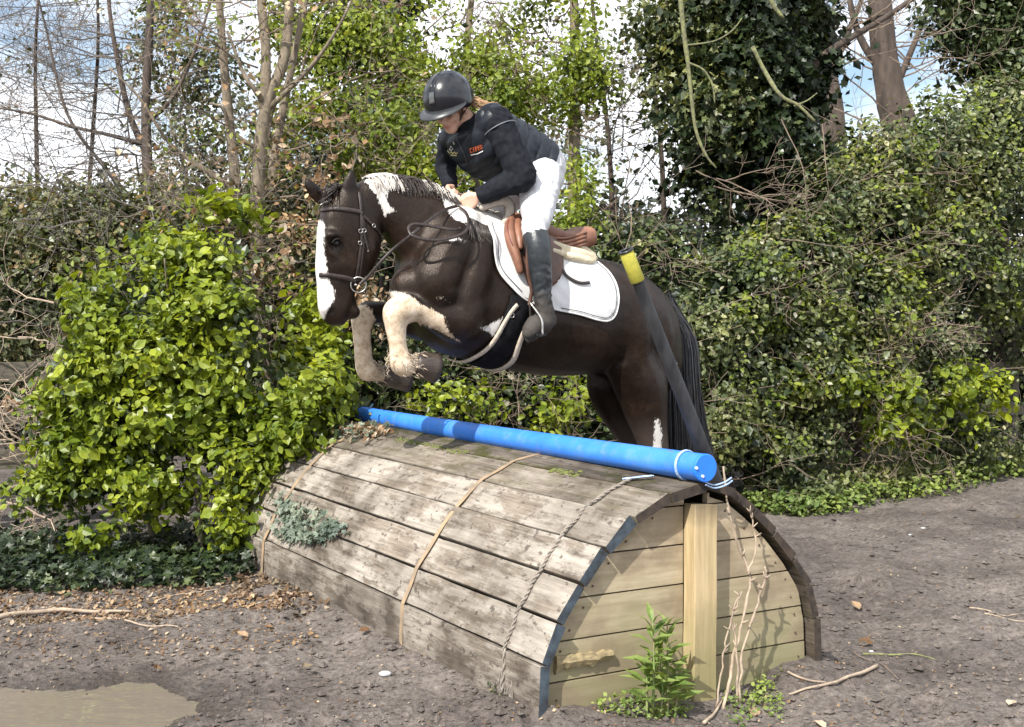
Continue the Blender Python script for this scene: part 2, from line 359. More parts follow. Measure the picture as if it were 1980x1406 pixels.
jump = empty('log_jump', LOG, YAW, label='half-round wooden log jump of weathered planks with a boarded end and post', cat='jump')
OUT = [(-.815, -.06), (-.795, .255), (-.722, .405), (-.622, .541), (-.515, .667), (-.385, .775), (-.215, .850), (-.03, .885), (.125, .838), (.245, .755), (.36, .655), (.47, .535), (.557, .41), (.597, .262), (.612, -.06)]
def lerp(a, b, t): return tuple(x + (y - x) * t for x, y in zip(a, b))
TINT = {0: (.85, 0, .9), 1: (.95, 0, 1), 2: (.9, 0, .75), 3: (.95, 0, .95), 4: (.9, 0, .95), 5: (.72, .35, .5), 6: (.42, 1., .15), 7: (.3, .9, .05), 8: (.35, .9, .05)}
def arc_pt(i, sc=1.): return OUT[i]
for i in range(len(OUT) - 1):
    a = np.array(OUT[i]); b = np.array(OUT[i + 1]); d = (b - a); ln = np.hypot(*d); d /= ln; nrm = np.array([-d[1], d[0]]); nrm = nrm if nrm @ (-(a + b) / 2 + np.array([-.1, .3])) < 0 else -nrm
    th = (.036 if i < 7 else .027) + random.uniform(-.003, .004); gap = .0055; lift0 = random.uniform(-.004, .006); lift1 = random.uniform(-.003, .007)
    A = a + d * gap; B = b - d * gap; ya = random.uniform(-.012, .008) - .025; yb = LOGLEN + random.uniform(-.03, .03)
    if i in (5, 6, 7): ya -= .01
    ns = 26; vs = []
    wob = [np.random.default_rng(50 + i).normal(0, 1, ns + 1) for _ in range(2)]
    for k in range(ns + 1):
        y = ya + (yb - ya) * k / ns; t = k / ns
        j0 = .0013 * wob[0][k] * (k not in (0, ns)); j1 = .0013 * wob[1][k]
        l0 = lift0 + .004 * math.sin(t * 5 + i); l1 = lift1 + .004 * math.sin(t * 4 + 2 * i)
        for (pt, l) in ((A + d * j0 + nrm * (l0), 0), (A + d * (.002 + j0) + nrm * (l0 + .004), 0), (B - d * (.002 - j1) + nrm * (l1 + .004), 0), (B + d * j1 + nrm * l1, 0), (B - nrm * th, 0), (A - nrm * th, 0)):
            vs.append((pt[0], y, pt[1]))
    fs = []
    for k in range(ns):
        for j in range(6): fs.append((k * 6 + j, k * 6 + (j + 1) % 6, (k + 1) * 6 + (j + 1) % 6, (k + 1) * 6 + j))
    mb = MB(); mb.add(vs, fs); mb.add(vs[:6], [(5, 4, 3, 2, 1, 0)], 1); mb.add(vs[-6:], [(0, 1, 2, 3, 4, 5)], 0)
    bm = mb.mesh('plank')
    o = mesh_obj('plank', bm, [M['planks'], M['endblue'] if i < 5 else M['endbrown']], jump, world=False)
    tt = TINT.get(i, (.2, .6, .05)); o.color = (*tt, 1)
# end boards, clipped to the inner arc
inner = []
for i in range(len(OUT)):
    p = np.array(OUT[i]); c0 = np.array([-.1, .1]); v = c0 - p; inner.append(tuple(p + v / np.hypot(*v) * .052))
def arc_x(z, side):
    pts = inner[:8] if side < 0 else inner[7:]
    for p, q in zip(pts[:-1], pts[1:]):
        lo, hi = (p, q) if p[1] < q[1] else (q, p)
        if lo[1] <= z <= hi[1]: return lo[0] + (hi[0] - lo[0]) * (z - lo[1]) / (hi[1] - lo[1] + 1e-9)
    return -.05
PX0, PX1 = -.100, .015
rows = [-.05, .165, .318, .475, .634, .79, .842]
for side in (-1, 1):
    for r in range(len(rows) - 1):
        z0 = rows[r] + .0035 + (.0 if side < 0 else -.004); z1 = rows[r + 1] - .0035 + (0 if side < 0 else -.004)
        if z1 > .832: z1 = .832
        zz = np.linspace(z0, z1, 6); e = [(arc_x(z, side), z) for z in zz]; xin = PX0 - .002 if side < 0 else PX1 + .002
        if side < 0: e = [(min(x, xin - .01), z) for x, z in e]
        else: e = [(max(x, xin + .01), z) for x, z in e]
        poly = [(xin, z0)] + e + [(xin, z1)]
        y0 = .012 + random.uniform(-.002, .003); th = .03; n_ = len(poly)
        vs = [(x, y0, z) for x, z in poly] + [(x, y0 + th, z) for x, z in poly]
        fs = [tuple(range(n_)), tuple(range(2 * n_ - 1, n_ - 1, -1))] + [(k, k + n_, (k + 1) % n_ + n_, (k + 1) % n_) for k in range(n_)]
        mb = MB(); mb.add(vs, fs); mb.build('end_board', M['boards'], jump); o = jump.children[-1] if jump.children else None
# the boards above were parented through world space: reset to the jump's own space
for o in COL.objects:
    if o.parent == jump: o.matrix_parent_inverse = Matrix.Identity(4)
def local(mb, name, mat, parent=jump, smooth=False, **k):
    me = mb.mesh(name, smooth); o = mesh_obj(name, me, mat, parent, world=False, **k); return o
# post at the end face
mb = MB(); b_ = .004
for (x0, x1, y0, y1, z0, z1) in [(PX0, PX1, -.058, .011, -.1, .80)]:
    vs = []
    for k in range(9):
        z = z0 + (z1 - z0) * k / 8; o_ = .0015 * math.sin(k * 1.7)
        for x, y in ((x0 + b_, y0), (x1 - b_, y0), (x1, y0 + b_), (x1, y1), (x0, y1), (x0, y0 + b_)): vs.append((x + o_, y, z - (.010 * (x - x0) / (x1 - x0) if k == 8 else 0)))
    fs = [(k * 6 + j, k * 6 + (j + 1) % 6, (k + 1) * 6 + (j + 1) % 6, (k + 1) * 6 + j) for k in range(8) for j in range(6)] + [tuple(range(48, 54))]
    mb.add(vs, fs)
local(mb, 'post', M['post'])
# broken strip of bark on the lowest boards
mb = MB(); rr = np.random.default_rng(3); n_ = 14; vs = []
for k in range(n_ + 1):
    x = -.715 + .26 * k / n_; zt = .266 + .003 * rr.normal() - .010 * k / n_ + (.004 if k % 5 else 0); zb = .214 + .003 * rr.normal() + .010 * (k > 10)
    vs += [(x, -.004 - .006 * rr.random(), zt), (x, -.012 - .006 * rr.random(), (zt + zb) / 2), (x, -.004, zb), (x, .012, zb), (x, .012, zt)]
fs = [(k * 5 + j, k * 5 + (j + 1) % 5, (k + 1) * 5 + (j + 1) % 5, (k + 1) * 5 + j) for k in range(n_) for j in range(5)] + [tuple(range(5)), tuple(range(n_ * 5, n_ * 5 + 5))]
mb.add(vs, fs)
local(mb, 'bark_strip', simple('yellow_bark', (.33, .26, .14), (.20, .155, .085), 30, .8, .8, .006, (1, 1, 3)))
# bands strapped over the planks
def over_arc(y, n=60, lo=0, hi=7.6, out=.006, wob=0.):
    pts = []
    for k in range(n + 1):
        t = lo + (hi - lo) * k / n; i = min(int(t), len(OUT) - 2); f = t - i
        a, b = np.array(OUT[i]), np.array(OUT[i + 1]); p = a + (b - a) * f; c0 = np.array([-.1, .15]); v = p - c0; v /= np.hypot(*v)
        p = p + v * (out + .004); pts.append((p[0], y + wob * math.sin(k * .35), p[1], v))
    return pts
m_band = simple('faded_strap', (.36, .25, .15), (.21, .16, .11), 14, .7, .4, .002)
def band(y, wd, lo, hi, dy=0., split=None):
    pts = over_arc(y, 60, lo, hi); vs = []
    for k, (x, yy, z, v) in enumerate(pts):
        q = yy + dy * k / 60 + .004 * math.sin(k * .5); hw = wd / 2
        vs += [(x, q - hw, z), (x, q + hw, z), (x + v[0] * .002, q + hw, z + v[1] * .002), (x + v[0] * .002, q - hw, z + v[1] * .002)]
    fs = [(k * 4 + j, k * 4 + (j + 1) % 4, (k + 1) * 4 + (j + 1) % 4, (k + 1) * 4 + j) for k in range(len(pts) - 1) for j in range(4)]
    mb = MB(); mb.add(vs, fs); return mb
local(band(2.98, .032, .35, 6.9, -.02), 'strap', m_band); local(band(1.13, .030, .35, 6.9, .03), 'strap', m_band)
# old rope near the open end: two twisted strands
mb = MB(); pts = over_arc(.27, 150, .25, 6.4, .008, .004)
for ph in (0, math.pi):
    mb.tube([(x + v[0] * .004 * math.sin(k * .9 + ph), y + (.05 * (k / 150) - .05) + .005 * math.cos(k * .9 + ph), z + v[1] * .004 * math.sin(k * .9 + ph)) for k, (x, y, z, v) in enumerate(pts)], .0042, 5)
for k in range(26):
    a = rr.normal(0, .025); mb.tube([(-.80 + rr.normal(0, .004), .21 + a, .17), (-.815, .21 + a * 1.5 + rr.normal(0, .02), .10), (-.822, .21 + a * 2 + rr.normal(0, .02), .055)], .0016, 3)
local(mb, 'rope', simple('grey_rope', (.30, .26, .22), (.16, .14, .12), 60, .9, .6, .002))
# nail heads
mb = MB()
for side in (-1, 1):
    for r in range(5):
        z = (rows[r] + rows[r + 1]) / 2
        for fz in (-.04, .04):
            xe = arc_x(z + fz, side) + (.045 if side < 0 else -.045); mb.ball((xe + random.uniform(-.01, .01), .010, z + fz), (.005, .003, .005), 6)
local(mb, 'nail', simple('rust_nail', (.10, .06, .04), None, 50, .7), kind='stuff')
# moss and crumbs lying along the top seams
mb = MB()
for k in range(420):
    y = rr.uniform(.6, 3.3); i = 6; a = np.array(OUT[6]); q = a + np.array([rr.normal(0, .014), 0]); q = q + np.array([.0, .004 + (q[0] - a[0]) * .3])
    if math.sin(y * 4.1) + .5 * math.sin(y * 11) < -.1: continue
    r_ = rr.uniform(.004, .011); mb.ball((q[0], y, q[1]), (r_ * 1.3, r_ * 1.8, r_ * .7), 4, 0)
local(mb, 'moss', simple('moss', (.13, .16, .03), (.07, .06, .03), 60, 1, .6), kind='stuff')

# ================================================================ blue pipe on top
def jl(u, y, z): return LOG + TR * u + AX * y + Vector((0, 0, z))
m, nt, bs = new_mat('blue_plastic')
n = noise(nt, 3, 6, .65, None, (1, 1, 1)); n2 = noise(nt, 14, 5, .6)
c = ramp(nt, n, [(.3, (.022, .16, .62)), (.55, (.045, .225, .74)), (.72, (.10, .30, .76))])
c = mix(nt, ramp(nt, n2, [(.52, (0, 0, 0)), (.74, (.3, .3, .3))]), c, (.24, .30, .42))
spx = node(nt, 'ShaderNodeTexCoord'); sx = node(nt, 'ShaderNodeSeparateXYZ'); nt.links.new(spx.outputs['Object'], sx.inputs[0])
dirt = mathn(nt, 'MULTIPLY', ramp(nt, sx.outputs[1], [(.50, (0, 0, 0)), (.72, (1, 1, 1))]), ramp(nt, noise(nt, 6, 5, .6), [(.42, (0, 0, 0)), (.52, (1, 1, 1))]))
c = mix(nt, mathn(nt, 'MULTIPLY', dirt, .0), c, (.05, .06, .08))
spk = noise(nt, 70, 3, .6); c = mix(nt, ramp(nt, spk, [(.66, (0, 0, 0)), (.70, (.7, .7, .7))]), c, (.10, .12, .16)); sc_ = noise(nt, 9, 7, .75, None, (3, .6, 3)); c = mix(nt, ramp(nt, sc_, [(.60, (0, 0, 0)), (.66, (.6, .6, .6))]), c, (.12, .12, .13))
nt.links.new(c, bs.inputs['Base Color']); bs.inputs['Roughness'].default_value = .42; bs.inputs['Specular IOR Level'].default_value = .5
pA = hp(1341, 914, 0); 
pA = jl(-.055, -.06, .945); pB = jl(-.03, 3.62, .925)
pipe = empty('blue_pipe', pA, label='long blue plastic pipe laid along the top of the wooden log jump', cat='pipe')
mb = MB(); ptsp = [pA.lerp(pB, k / 24) + Vector((0, 0, -.006 * math.sin(math.pi * k / 24))) for k in range(25)]
mb.tube(ptsp, [.0555 - .007 * k / 24 for k in range(25)], 40, cap=False); mb.build('tube', m, pipe, True)
ed = (pA - pB).normalized(); mb = MB(); mb.tube([pA + ed * -.006, pA + ed * .006, pA + ed * .009], [.0565, .0565, .053], 40)
mb.build('end_cap', simple('blue_cap', (.02, .20, .80), (.02, .17, .72), 8, .4, .1), pipe)
sd_ = Vector((0, 0, 1)).cross(ed).normalized(); upn = ed.cross(sd_)
for a_, b_2 in ((.006, .024), (-.024, -.004) if False else (.034, -.012)):
    pass
for (px_, py_) in ((1346, 905), (1358, 921)):
    c_ = np.array(ray(px_, py_)); nn = np.array(ed); pp = np.array(pA + ed * .009); t_ = ((pp - EYEP) @ nn) / (c_ @ nn)
    mb = MB(); mb.tube([Vector(EYEP + c_ * t_) - ed * .002, Vector(EYEP + c_ * t_) + ed * .006], .006, 10); mb.build('bolt', simple('white_bolt', (.7, .7, .68), None, 30, .4, 0), pipe)
mb = MB(); rim = ptsp[-1]; mb.tube([pB + (pA - pB).normalized() * .30, pB + (pA - pB).normalized() * .12, pB - (pA - pB).normalized() * .03], [.0572, .0585, .0585], 24)
mb.build('wrap', simple('black_wrap', (.012, .014, .02), (.03, .04, .06), 12, .5, .8, .01), pipe)
# twine round the pipe and to the post
m_tw = simple('pale_blue_twine', (.36, .48, .66), (.25, .36, .55), 80, .8, .4)
twine = empty('twine', pA - ed * .135, label='pale blue baler twine tied round the pipe beside its capped end', cat='twine')
mb = MB(); base = pA - ed * .135; ring = []
for k in range(26):
    an = 2 * math.pi * k / 25; ring.append(base + ed * (.025 * math.sin(an * .5)) + (sd_ * math.cos(an) + upn * math.sin(an)) * .0595)
for o_ in (-.004, .004): mb = MB(); mb.tube([p + ed * o_ for p in ring], .0035, 5); mb.build('strand', m_tw, twine)
pp = pA - ed * .1 - upn * .055 - sd_ * .0
for s0 in range(7):
    q = [Vector(jl(-.12 - .015 * k + random.uniform(-.008, .008), .20 + random.uniform(-.012, .012) + .02 * k, .89 - .004 * k)) for k in range(6)]
    mb = MB(); mb.tube(q, .003, 4); mb.build('strand', m_tw, twine)
q = spline([pA + ed * .0 + sd_ * .0 - upn * .055, jl(.0, -.05, .872), jl(.03, -.08, .885), jl(.07, -.075, .90)], 4)
for q in (q, [p + Vector((.004, 0, -.012)) for p in q]): mb = MB(); mb.tube(q, .0032, 5); mb.build('strand', m_tw, twine)

# leaning black pole with a yellow sleeve
t0 = at(1211, 487, 5.02); t1 = at(1394, 960, 5.30); dv = (t1 - t0).normalized()
pole = empty('leaning_pole', t1, label='tall black pole with a bright yellow foam sleeve leaning over the log jump', cat='pole')
t2 = t1 + dv * .0
mb = MB(); mb.tube([t0 + dv * (.01 + (t1 - t0).length * k / 12) for k in range(13)], [.023 + .011 * k / 12 for k in range(13)], 20)
m_bp = simple('black_rubber', (.006, .006, .008), (.034, .034, .037), 14, .6, .9, .012, (1, 1, .25), detail=8); mb.build('shaft', m_bp, pole, True)
mb = MB(); mb.tube([t0 - dv * .002, t0, t0 + dv * .125, t0 + dv * .13], [.027, .029, .030, .027], 24, cap=False); mb.build('sleeve', simple('yellow_foam', (.40, .36, .045), (.32, .30, .04), 60, .75, .5, .002), pole, True)
mb = MB(); rg = [t0 + (sd_ * 0 + dv.orthogonal().normalized() * math.cos(a) + dv.cross(dv.orthogonal().normalized()) * math.sin(a)) * .026 - dv * .004 for a in np.linspace(0, 2 * math.pi, 25)]
mb.tube(rg, .006, 6); mb.build('rim', simple('black_rim', (.02, .02, .022), None, 30, .35, 0), pole, True)
# ================================================================ horse
def remeshed(mb, voxel=.012, sm=6, fac=.5, name='body'):
    me = mb.mesh(name); o = bpy.data.objects.new('tmp', me); COL.objects.link(o)
    a = o.modifiers.new('r', 'REMESH'); a.mode = 'VOXEL'; a.voxel_size = voxel; a.use_smooth_shade = True
    if sm: b = o.modifiers.new('s', 'SMOOTH'); b.factor = fac; b.iterations = sm
    bpy.context.view_layer.update(); dg = bpy.context.evaluated_depsgraph_get()
    r = bpy.data.meshes.new_from_object(o.evaluated_get(dg)); r.name = name
    bpy.data.objects.remove(o); r.materials.clear()
    r.polygons.foreach_set('use_smooth', np.ones(len(r.polygons), bool)); return r
def verts_of(me):
    a = np.empty(len(me.vertices) * 3, np.float32); me.vertices.foreach_get('co', a); return a.reshape(-1, 3).astype(float)
def bvh_of(me):
    V = [tuple(v) for v in verts_of(me)]; return BVHTree.FromPolygons([Vector(v) for v in V], [tuple(p.vertices) for p in me.polygons])
def to_px_arr(V):
    q = V - EYEP; dz = q @ FWD; return 990 + F_PX * (q @ RT) / dz, 703 - F_PX * (q @ UPV) / dz
def loft(mb, rings, sub=4, n=28, lat=None):
    """rings: (top point, bottom point, half width, exponent, widest bias) -> closed loft"""
    A = [list(r[0]) + list(r[1]) + [r[2], r[3], r[4]] + (list(r[5]) if len(r) > 5 else list(HN)) for r in rings]; A = catmull(A, sub)
    vs = []
    for r in A:
        t = Vector(r[0:3]); b = Vector(r[3:6]); w_, ex, bias = r[6:9]; l_ = Vector(r[9:12]).normalized(); c = (t + b) / 2; v = (t - b) / 2
        for j in range(n):
            an = 2 * math.pi * j / n; ca, sa = math.cos(an), math.sin(an)
            y = math.copysign(abs(ca) ** ex, ca); x = math.copysign(abs(sa) ** ex, sa)
            w2 = w_ * (1 - bias * y * .5)            # bias > 0: wider low down
            vs.append(c + v * y + l_ * (x * w2))
    k = len(A); fs = [(i * n + j, (i + 1) * n + j, (i + 1) * n + (j + 1) % n, i * n + (j + 1) % n) for i in range(k - 1) for j in range(n)]
    fs += [tuple(range(n)), tuple(range(k * n - 1, (k - 1) * n - 1, -1))]
    mb.add(vs, fs)
def chain(mb, pts, n=14, sub=4, flat=1., lat=None):
    """pts: (px, py, yh, radius)"""
    A = catmull([list(hp(p[0], p[1], p[2])) + [p[3]] for p in pts], sub); P = [Vector(a[:3]) for a in A]; r = [max(a[3], .003) for a in A]
    d0 = (P[0] - P[1]).normalized(); d1 = (P[-1] - P[-2]).normalized()
    P = [P[0] + d0 * r[0] * .6, P[0] + d0 * r[0] * .35] + P + [P[-1] + d1 * r[-1] * .35, P[-1] + d1 * r[-1] * .6]; r = [r[0] * .35, r[0] * .8] + r + [r[-1] * .8, r[-1] * .35]
    mb.tube(P, r, n, True, 0, lat, flat)
def RING(t, b, w, ex=.9, bias=0., lat=None, y=0.):
    r = [hp(*t, y), hp(*b, y), w, ex, bias]
    if lat is not None: r.append(lat)
    else: r.append(tuple(HN))
    return r
H = MB()
trunk = [RING((782, 455), (768, 560), .07), RING((800, 425), (785, 600), .17), RING((832, 400), (812, 640), .235, .85), RING((880, 393), (850, 680), .265, .85, .25),
         RING((935, 408), (920, 702), .285, .86, .35), RING((1000, 440), (990, 718), .305, .88, .25), RING((1060, 468), (1060, 727), .325, .9, .15), RING((1120, 492), (1115, 726), .32, .9, .1),
         RING((1165, 503), (1160, 722), .30, .88, 0), RING((1205, 517), (1200, 735), .285, .85, 0), RING((1245, 545), (1240, 760), .26, .85, 0), RING((1275, 580), (1275, 765), .21, .9, 0), RING((1297, 640), (1300, 740), .10, .95, 0)]
loft(H, trunk)
neck = [RING((900, 400), (850, 640), .19, .9, .3), RING((862, 375), (812, 590), .165, .9, .35), RING((818, 353), (790, 540), .135, .9, .4), RING((772, 342), (775, 505), .105, .9, .3), RING((728, 340), (757, 476), .088, .9, .2), RING((696, 350), (742, 452), .078, .9, 0), RING((680, 362), (725, 440), .07, .9, 0)]
loft(H, neck)
head = [RING((668, 352), (690, 372), .050, .85), RING((640, 372), (724, 398), .084, .8), RING((624, 405), (731, 432), .102, .8, .0), RING((616, 445), (734, 470), .104, .8, -.0), RING((614, 480), (726, 505), .095, .78), RING((612, 515), (710, 528), .082, .72),
        RING((614, 545), (690, 551), .070, .76), RING((615, 572), (682, 577), .066, .8), RING((617, 597), (676, 599), .068, .84), RING((624, 616), (670, 618), .060, .9), RING((636, 630), (664, 631), .038, .95)]
loft(H, head, 5)
# lower lip, jaw, brow, nostril rims, cheek
H.ball(hp(681, 604, 0.01), (.044, .046, .038), 12); H.ball(hp(676, 585, .0), (.036, .042, .05), 12)
for y in (.083, -.083):
    H.ball(hp(640, 455, y), (.034, .03, .026), 10)          # brow over the eye
    H.ball(hp(700, 478, y * .7), (.075, .035, .085), 12)   # cheek
    H.ball(hp(632, 596, y * .55), (.030, .022, .033), 10)
    chain(H, [(690, 520, y * .85, .018), (650, 500, y * .95, .012), (628, 470, y * .9, .012)])
# shoulder, forearm and thigh muscle
for y in (.19, -.19):
    chain(H, [(905, 420, y * .60, .07), (868, 480, y * .80, .12), (838, 545, y * .85, .135), (845, 580, y * .95, .115)], flat=1.1)
    chain(H, [(925, 470, y * .9, .10), (905, 560, y * .95, .125), (880, 620, y * .95, .105)])
    chain(H, [(1190, 545, y * .85, .10), (1215, 620, y, .13), (1222, 700, y, .11)])
    chain(H, [(1250, 575, y * .7, .10), (1268, 650, y * .85, .12), (1268, 725, y * .85, .10)])
H.ball(hp(790, 560, .11), (.10, .10, .12), 14); H.ball(hp(790, 560, -.11), (.10, .10, .12), 14)
# near foreleg: folded
chain(H, [(915, 560, .17, .13), (890, 618, .19, .125), (848, 612, .20, .088), (812, 598, .20, .066), (776, 600, .20, .074)], flat=.95)
chain(H, [(778, 592, .20, .066), (767, 606, .20, .074), (765, 630, .20, .056), (768, 658, .20, .047), (771, 680, .20, .047), (776, 702, .20, .062), (790, 712, .20, .052)])
chain(H, [(776, 704, .20, .052), (796, 705, .20, .040), (808, 704, .20, .044)])
# far foreleg
chain(H, [(880, 600, -.17, .11), (830, 625, -.18, .10), (775, 615, -.18, .078), (735, 604, -.18, .060), (706, 606, -.18, .064)])
chain(H, [(712, 600, -.18, .055), (703, 616, -.18, .066), (700, 645, -.18, .050), (702, 675, -.18, .047), (704, 700, -.18, .050), (711, 716, -.18, .060), (722, 720, -.18, .05)])
chain(H, [(712, 718, -.18, .050), (733, 723, -.18, .038), (744, 726, -.18, .042)])
# hind legs
chain(H, [(1215, 690, .15, .15), (1238, 745, .16, .15), (1248, 790, .17, .128), (1258, 835, .18, .098), (1266, 872, .18, .080), (1268, 900, .18, .066), (1255, 945, .18, .045), (1245, 985, .18, .046), (1236, 1008, .18, .058), (1222, 1030, .18, .044), (1212, 1042, .18, .055)])
chain(H, [(1195, 680, -.13, .15), (1175, 745, -.15, .125), (1195, 800, -.16, .10), (1218, 845, -.17, .075), (1228, 880, -.17, .063), (1222, 905, -.17, .062), (1205, 945, -.17, .045), (1196, 980, -.17, .046), (1188, 1000, -.17, .056), (1176, 1018, -.17, .045), (1168, 1030, -.17, .055)])
# ears
EARS = MB()
for (e0, e1, y, up) in (((673, 380), (681, 325), .055, 1), ((622, 388), (587, 343), -.06, 1)):
    base_ = hp(*e0, y); tip = hp(*e1, y); ax_ = (tip - base_); ln = ax_.length
    P = [base_ - ax_ * .15, base_ + ax_ * .1, base_ + ax_ * .4, base_ + ax_ * .7, base_ + ax_ * .9, tip]
    H.tube(spline(P, 3), np.interp(np.linspace(0, 5, 16), range(6), [.024, .036, .042, .034, .020, .005]), 12, True, 0, tuple(HD), .5)
hbody = remeshed(H, .0105, 12, .6)
HB = bvh_of(hbody)
V = verts_of(hbody)
# sculpt small features
pxx, pyy = to_px_arr(V); yh = (V - np.array(HO)) @ np.array(HN)
def dent(px, py, y, r, d):
    c = np.array(hp(px, py, y)); dist = np.linalg.norm(V - c, axis=1); k = np.exp(-(dist / r) ** 2)
    n_ = np.array(HN) if y > 0 else -np.array(HN); V[:] -= n_[None] * (d * k)[:, None]
for y in (.1, -.1):
    dent(650, 474, y, .030, .016); dent(640, 602, y * .55, .014, .016); dent(672, 585, y * .4, .012, .006)
for (a, b) in (((655, 500), .03), ((648, 535), .03)): dent(*a, .09, b, .008); dent(*a, -.09, b, .008)
# skin folds and ripples of muscle
nb = vnoise(V @ np.array([2.1, 3.3, .7]) * 2.2, V[:, 2] * 5, 9) * .012 + vnoise(V @ np.array([5, 1, .7]) * 2.2, V[:, 2] * 11, 10) * .004
fade_ = np.clip((pxx - 740) / 60, 0, 1) * np.clip((760 - pyy) / 60, 0, 1)
V += np.array(HN)[None] * (nb * fade_ * np.sign(yh))[:, None]
hbody.vertices.foreach_set('co', V.astype(np.float32).ravel()); hbody.update()
HB = bvh_of(hbody)
WHITE = [([(708, 335), (750, 328), (757, 358), (747, 380), (750, 392), (757, 400), (768, 409), (759, 413), (757, 417), (751, 411), (745, 421), (738, 408), (734, 394), (726, 376), (714, 362), (706, 352)], -.1, 1),
         ([(820, 338), (880, 370), (905, 378), (975, 385), (975, 470), (962, 458), (948, 448), (930, 446), (912, 438), (897, 432), (880, 424), (866, 412), (858, 396), (848, 372), (832, 360)], -.5, 1),
         ([(600, 425), (624, 425), (628, 440), (626, 470), (631, 505), (636, 540), (646, 560), (648, 577), (640, 590), (634, 604), (628, 618), (600, 620), (600, 430)], -.5, .12),
         ([(738, 560), (780, 566), (802, 575), (812, 588), (822, 592), (833, 596), (846, 604), (858, 610), (862, 622), (866, 636), (878, 650), (892, 664), (868, 652), (845, 640), (815, 628), (800, 640), (812, 700), (814, 715), (830, 740), (740, 740), (735, 600)], .04, 1),
         ([(670, 590), (708, 588), (722, 600), (726, 618), (718, 640), (724, 690), (742, 706), (752, 730), (740, 760), (680, 740)], -1, -.06),
         ([(928, 634), (945, 628), (958, 622), (972, 614), (978, 622), (964, 645), (952, 652), (945, 645)], 0, 1),
         ([(868, 463), (884, 459), (904, 468), (900, 470), (885, 463), (873, 468)], 0, 1), ([(842, 576), (856, 574), (868, 584), (858, 580)], .1, 1),
         ([(1266, 808), (1275, 812), (1280, 840), (1279, 900), (1290, 1050), (1190, 1050), (1240, 900), (1261, 878), (1264, 850)], .06, 1), ([(1215, 880), (1250, 880), (1220, 1050), (1140, 1050), (1180, 960)], -1, -.02), ([(1304, 700), (1308, 700), (1307, 716), (1303, 716)], 0, 1)]
sdv = np.full(len(V), -60.); yh = (V - np.array(HO)) @ np.array(HN)
pxx, pyy = to_px_arr(V)
for poly, lo, hi in WHITE:
    d = poly_sd(pxx, pyy, poly); d = np.where((yh > lo) & (yh < hi), d, -60); sdv = np.maximum(sdv, d)
a = hbody.attributes.new('white', 'FLOAT', 'POINT'); a.data.foreach_set('value', (sdv / 12).astype(np.float32))
leg = np.clip((pyy - 560) / 20, 0, 1) * np.clip((905 - pxx) / 20, 0, 1) * (pxx > 0) * np.clip((pxx - 655) / 12, 0, 1)
a = hbody.attributes.new('leg', 'FLOAT', 'POINT'); a.data.foreach_set('value', leg.astype(np.float32))
dark_nostril = np.zeros(len(V))
for (x, y_, r_) in ((641, 602, 8.0), ):
    dark_nostril = np.maximum(dark_nostril, np.clip(1.4 - np.hypot((pxx - x) / r_, (pyy - y_) / (r_ * 1.25)), 0, 1) * (yh > 0))
def seg_d(a, b): 
    ax0, ay0 = a; bx0, by0 = b; t = np.clip(((pxx - ax0) * (bx0 - ax0) + (pyy - ay0) * (by0 - ay0)) / ((bx0 - ax0) ** 2 + (by0 - ay0) ** 2), 0, 1); return np.hypot(pxx - ax0 - t * (bx0 - ax0), pyy - ay0 - t * (by0 - ay0))
for a_, b_2, w_ in (((688, 566), (678, 590), 3.), ((678, 590), (668, 614), 3.), ((642, 482), (662, 478), 3.)): dark_nostril = np.maximum(dark_nostril, np.clip(1.5 - seg_d(a_, b_2) / w_, 0, 1) * (yh > 0))
dark_nostril = np.maximum(dark_nostril, .85 * np.clip((378 - pyy) / 8, 0, 1) * (pxx < 694))
brown = np.clip((pyy - 800) / 60, 0, 1) * (pxx > 1180)
a = hbody.attributes.new('dark', 'FLOAT', 'POINT'); a.data.foreach_set('value', dark_nostril.astype(np.float32))
a = hbody.attributes.new('grey', 'FLOAT', 'POINT'); a.data.foreach_set('value', brown.astype(np.float32))
m, nt, bs = new_mat('piebald_coat')
at_ = lambda nm: node(nt, 'ShaderNodeAttribute', attribute_name=nm).outputs['Fac']
hair = noise(nt, 150, 4, .7, None, (1, 1, .22)); big = noise(nt, 4, 4, .6); mid_ = noise(nt, 26, 5, .7)
wf = mathn(nt, 'ADD', at_('white'), mathn(nt, 'MULTIPLY', mathn(nt, 'SUBTRACT', hair, .5), 1.7)); wf = mathn(nt, 'ADD', wf, mathn(nt, 'MULTIPLY', mathn(nt, 'SUBTRACT', mid_, .5), .9))
wf = ramp(nt, wf, [(.47 - .47, (0, 0, 0)), (.14, (1, 1, 1))])
dk = ramp(nt, big, [(.3, (.0065, .0040, .0030)), (.52, (.0125, .0076, .0056)), (.72, (.028, .0175, .0125))])
dk = mix(nt, 1., dk, ramp(nt, mid_, [(.3, (.65, .64, .63)), (.7, (1.45, 1.38, 1.32))]), 'MULTIPLY')
dk = mix(nt, mathn(nt, 'MULTIPLY', at_('grey'), .8), dk, (.075, .058, .05))
cream = ramp(nt, mid_, [(.35, (.36, .27, .18)), (.5, (.55, .44, .32)), (.68, (.66, .57, .46))]); wh = mix(nt, at_('leg'), ramp(nt, mid_, [(.3, (.52, .49, .45)), (.6, (.66, .64, .61))]), cream)
c = mix(nt, wf, dk, wh); c = mix(nt, at_('dark'), c, (.007, .005, .005))
nt.links.new(c, bs.inputs['Base Color']); nt.links.new(ramp(nt, wf, [(0, (.34, .34, .34)), (1, (.75, .75, .75))]), bs.inputs['Roughness'])
bs.inputs['Specular IOR Level'].default_value = .30; bs.inputs['Specular Tint'].default_value = (1, .88, .78, 1); bs.inputs['Sheen Weight'].default_value = 0; bs.inputs['Sheen Roughness'].default_value = .4; bs.inputs['Sheen Tint'].default_value = (.8, .7, .62, 1)
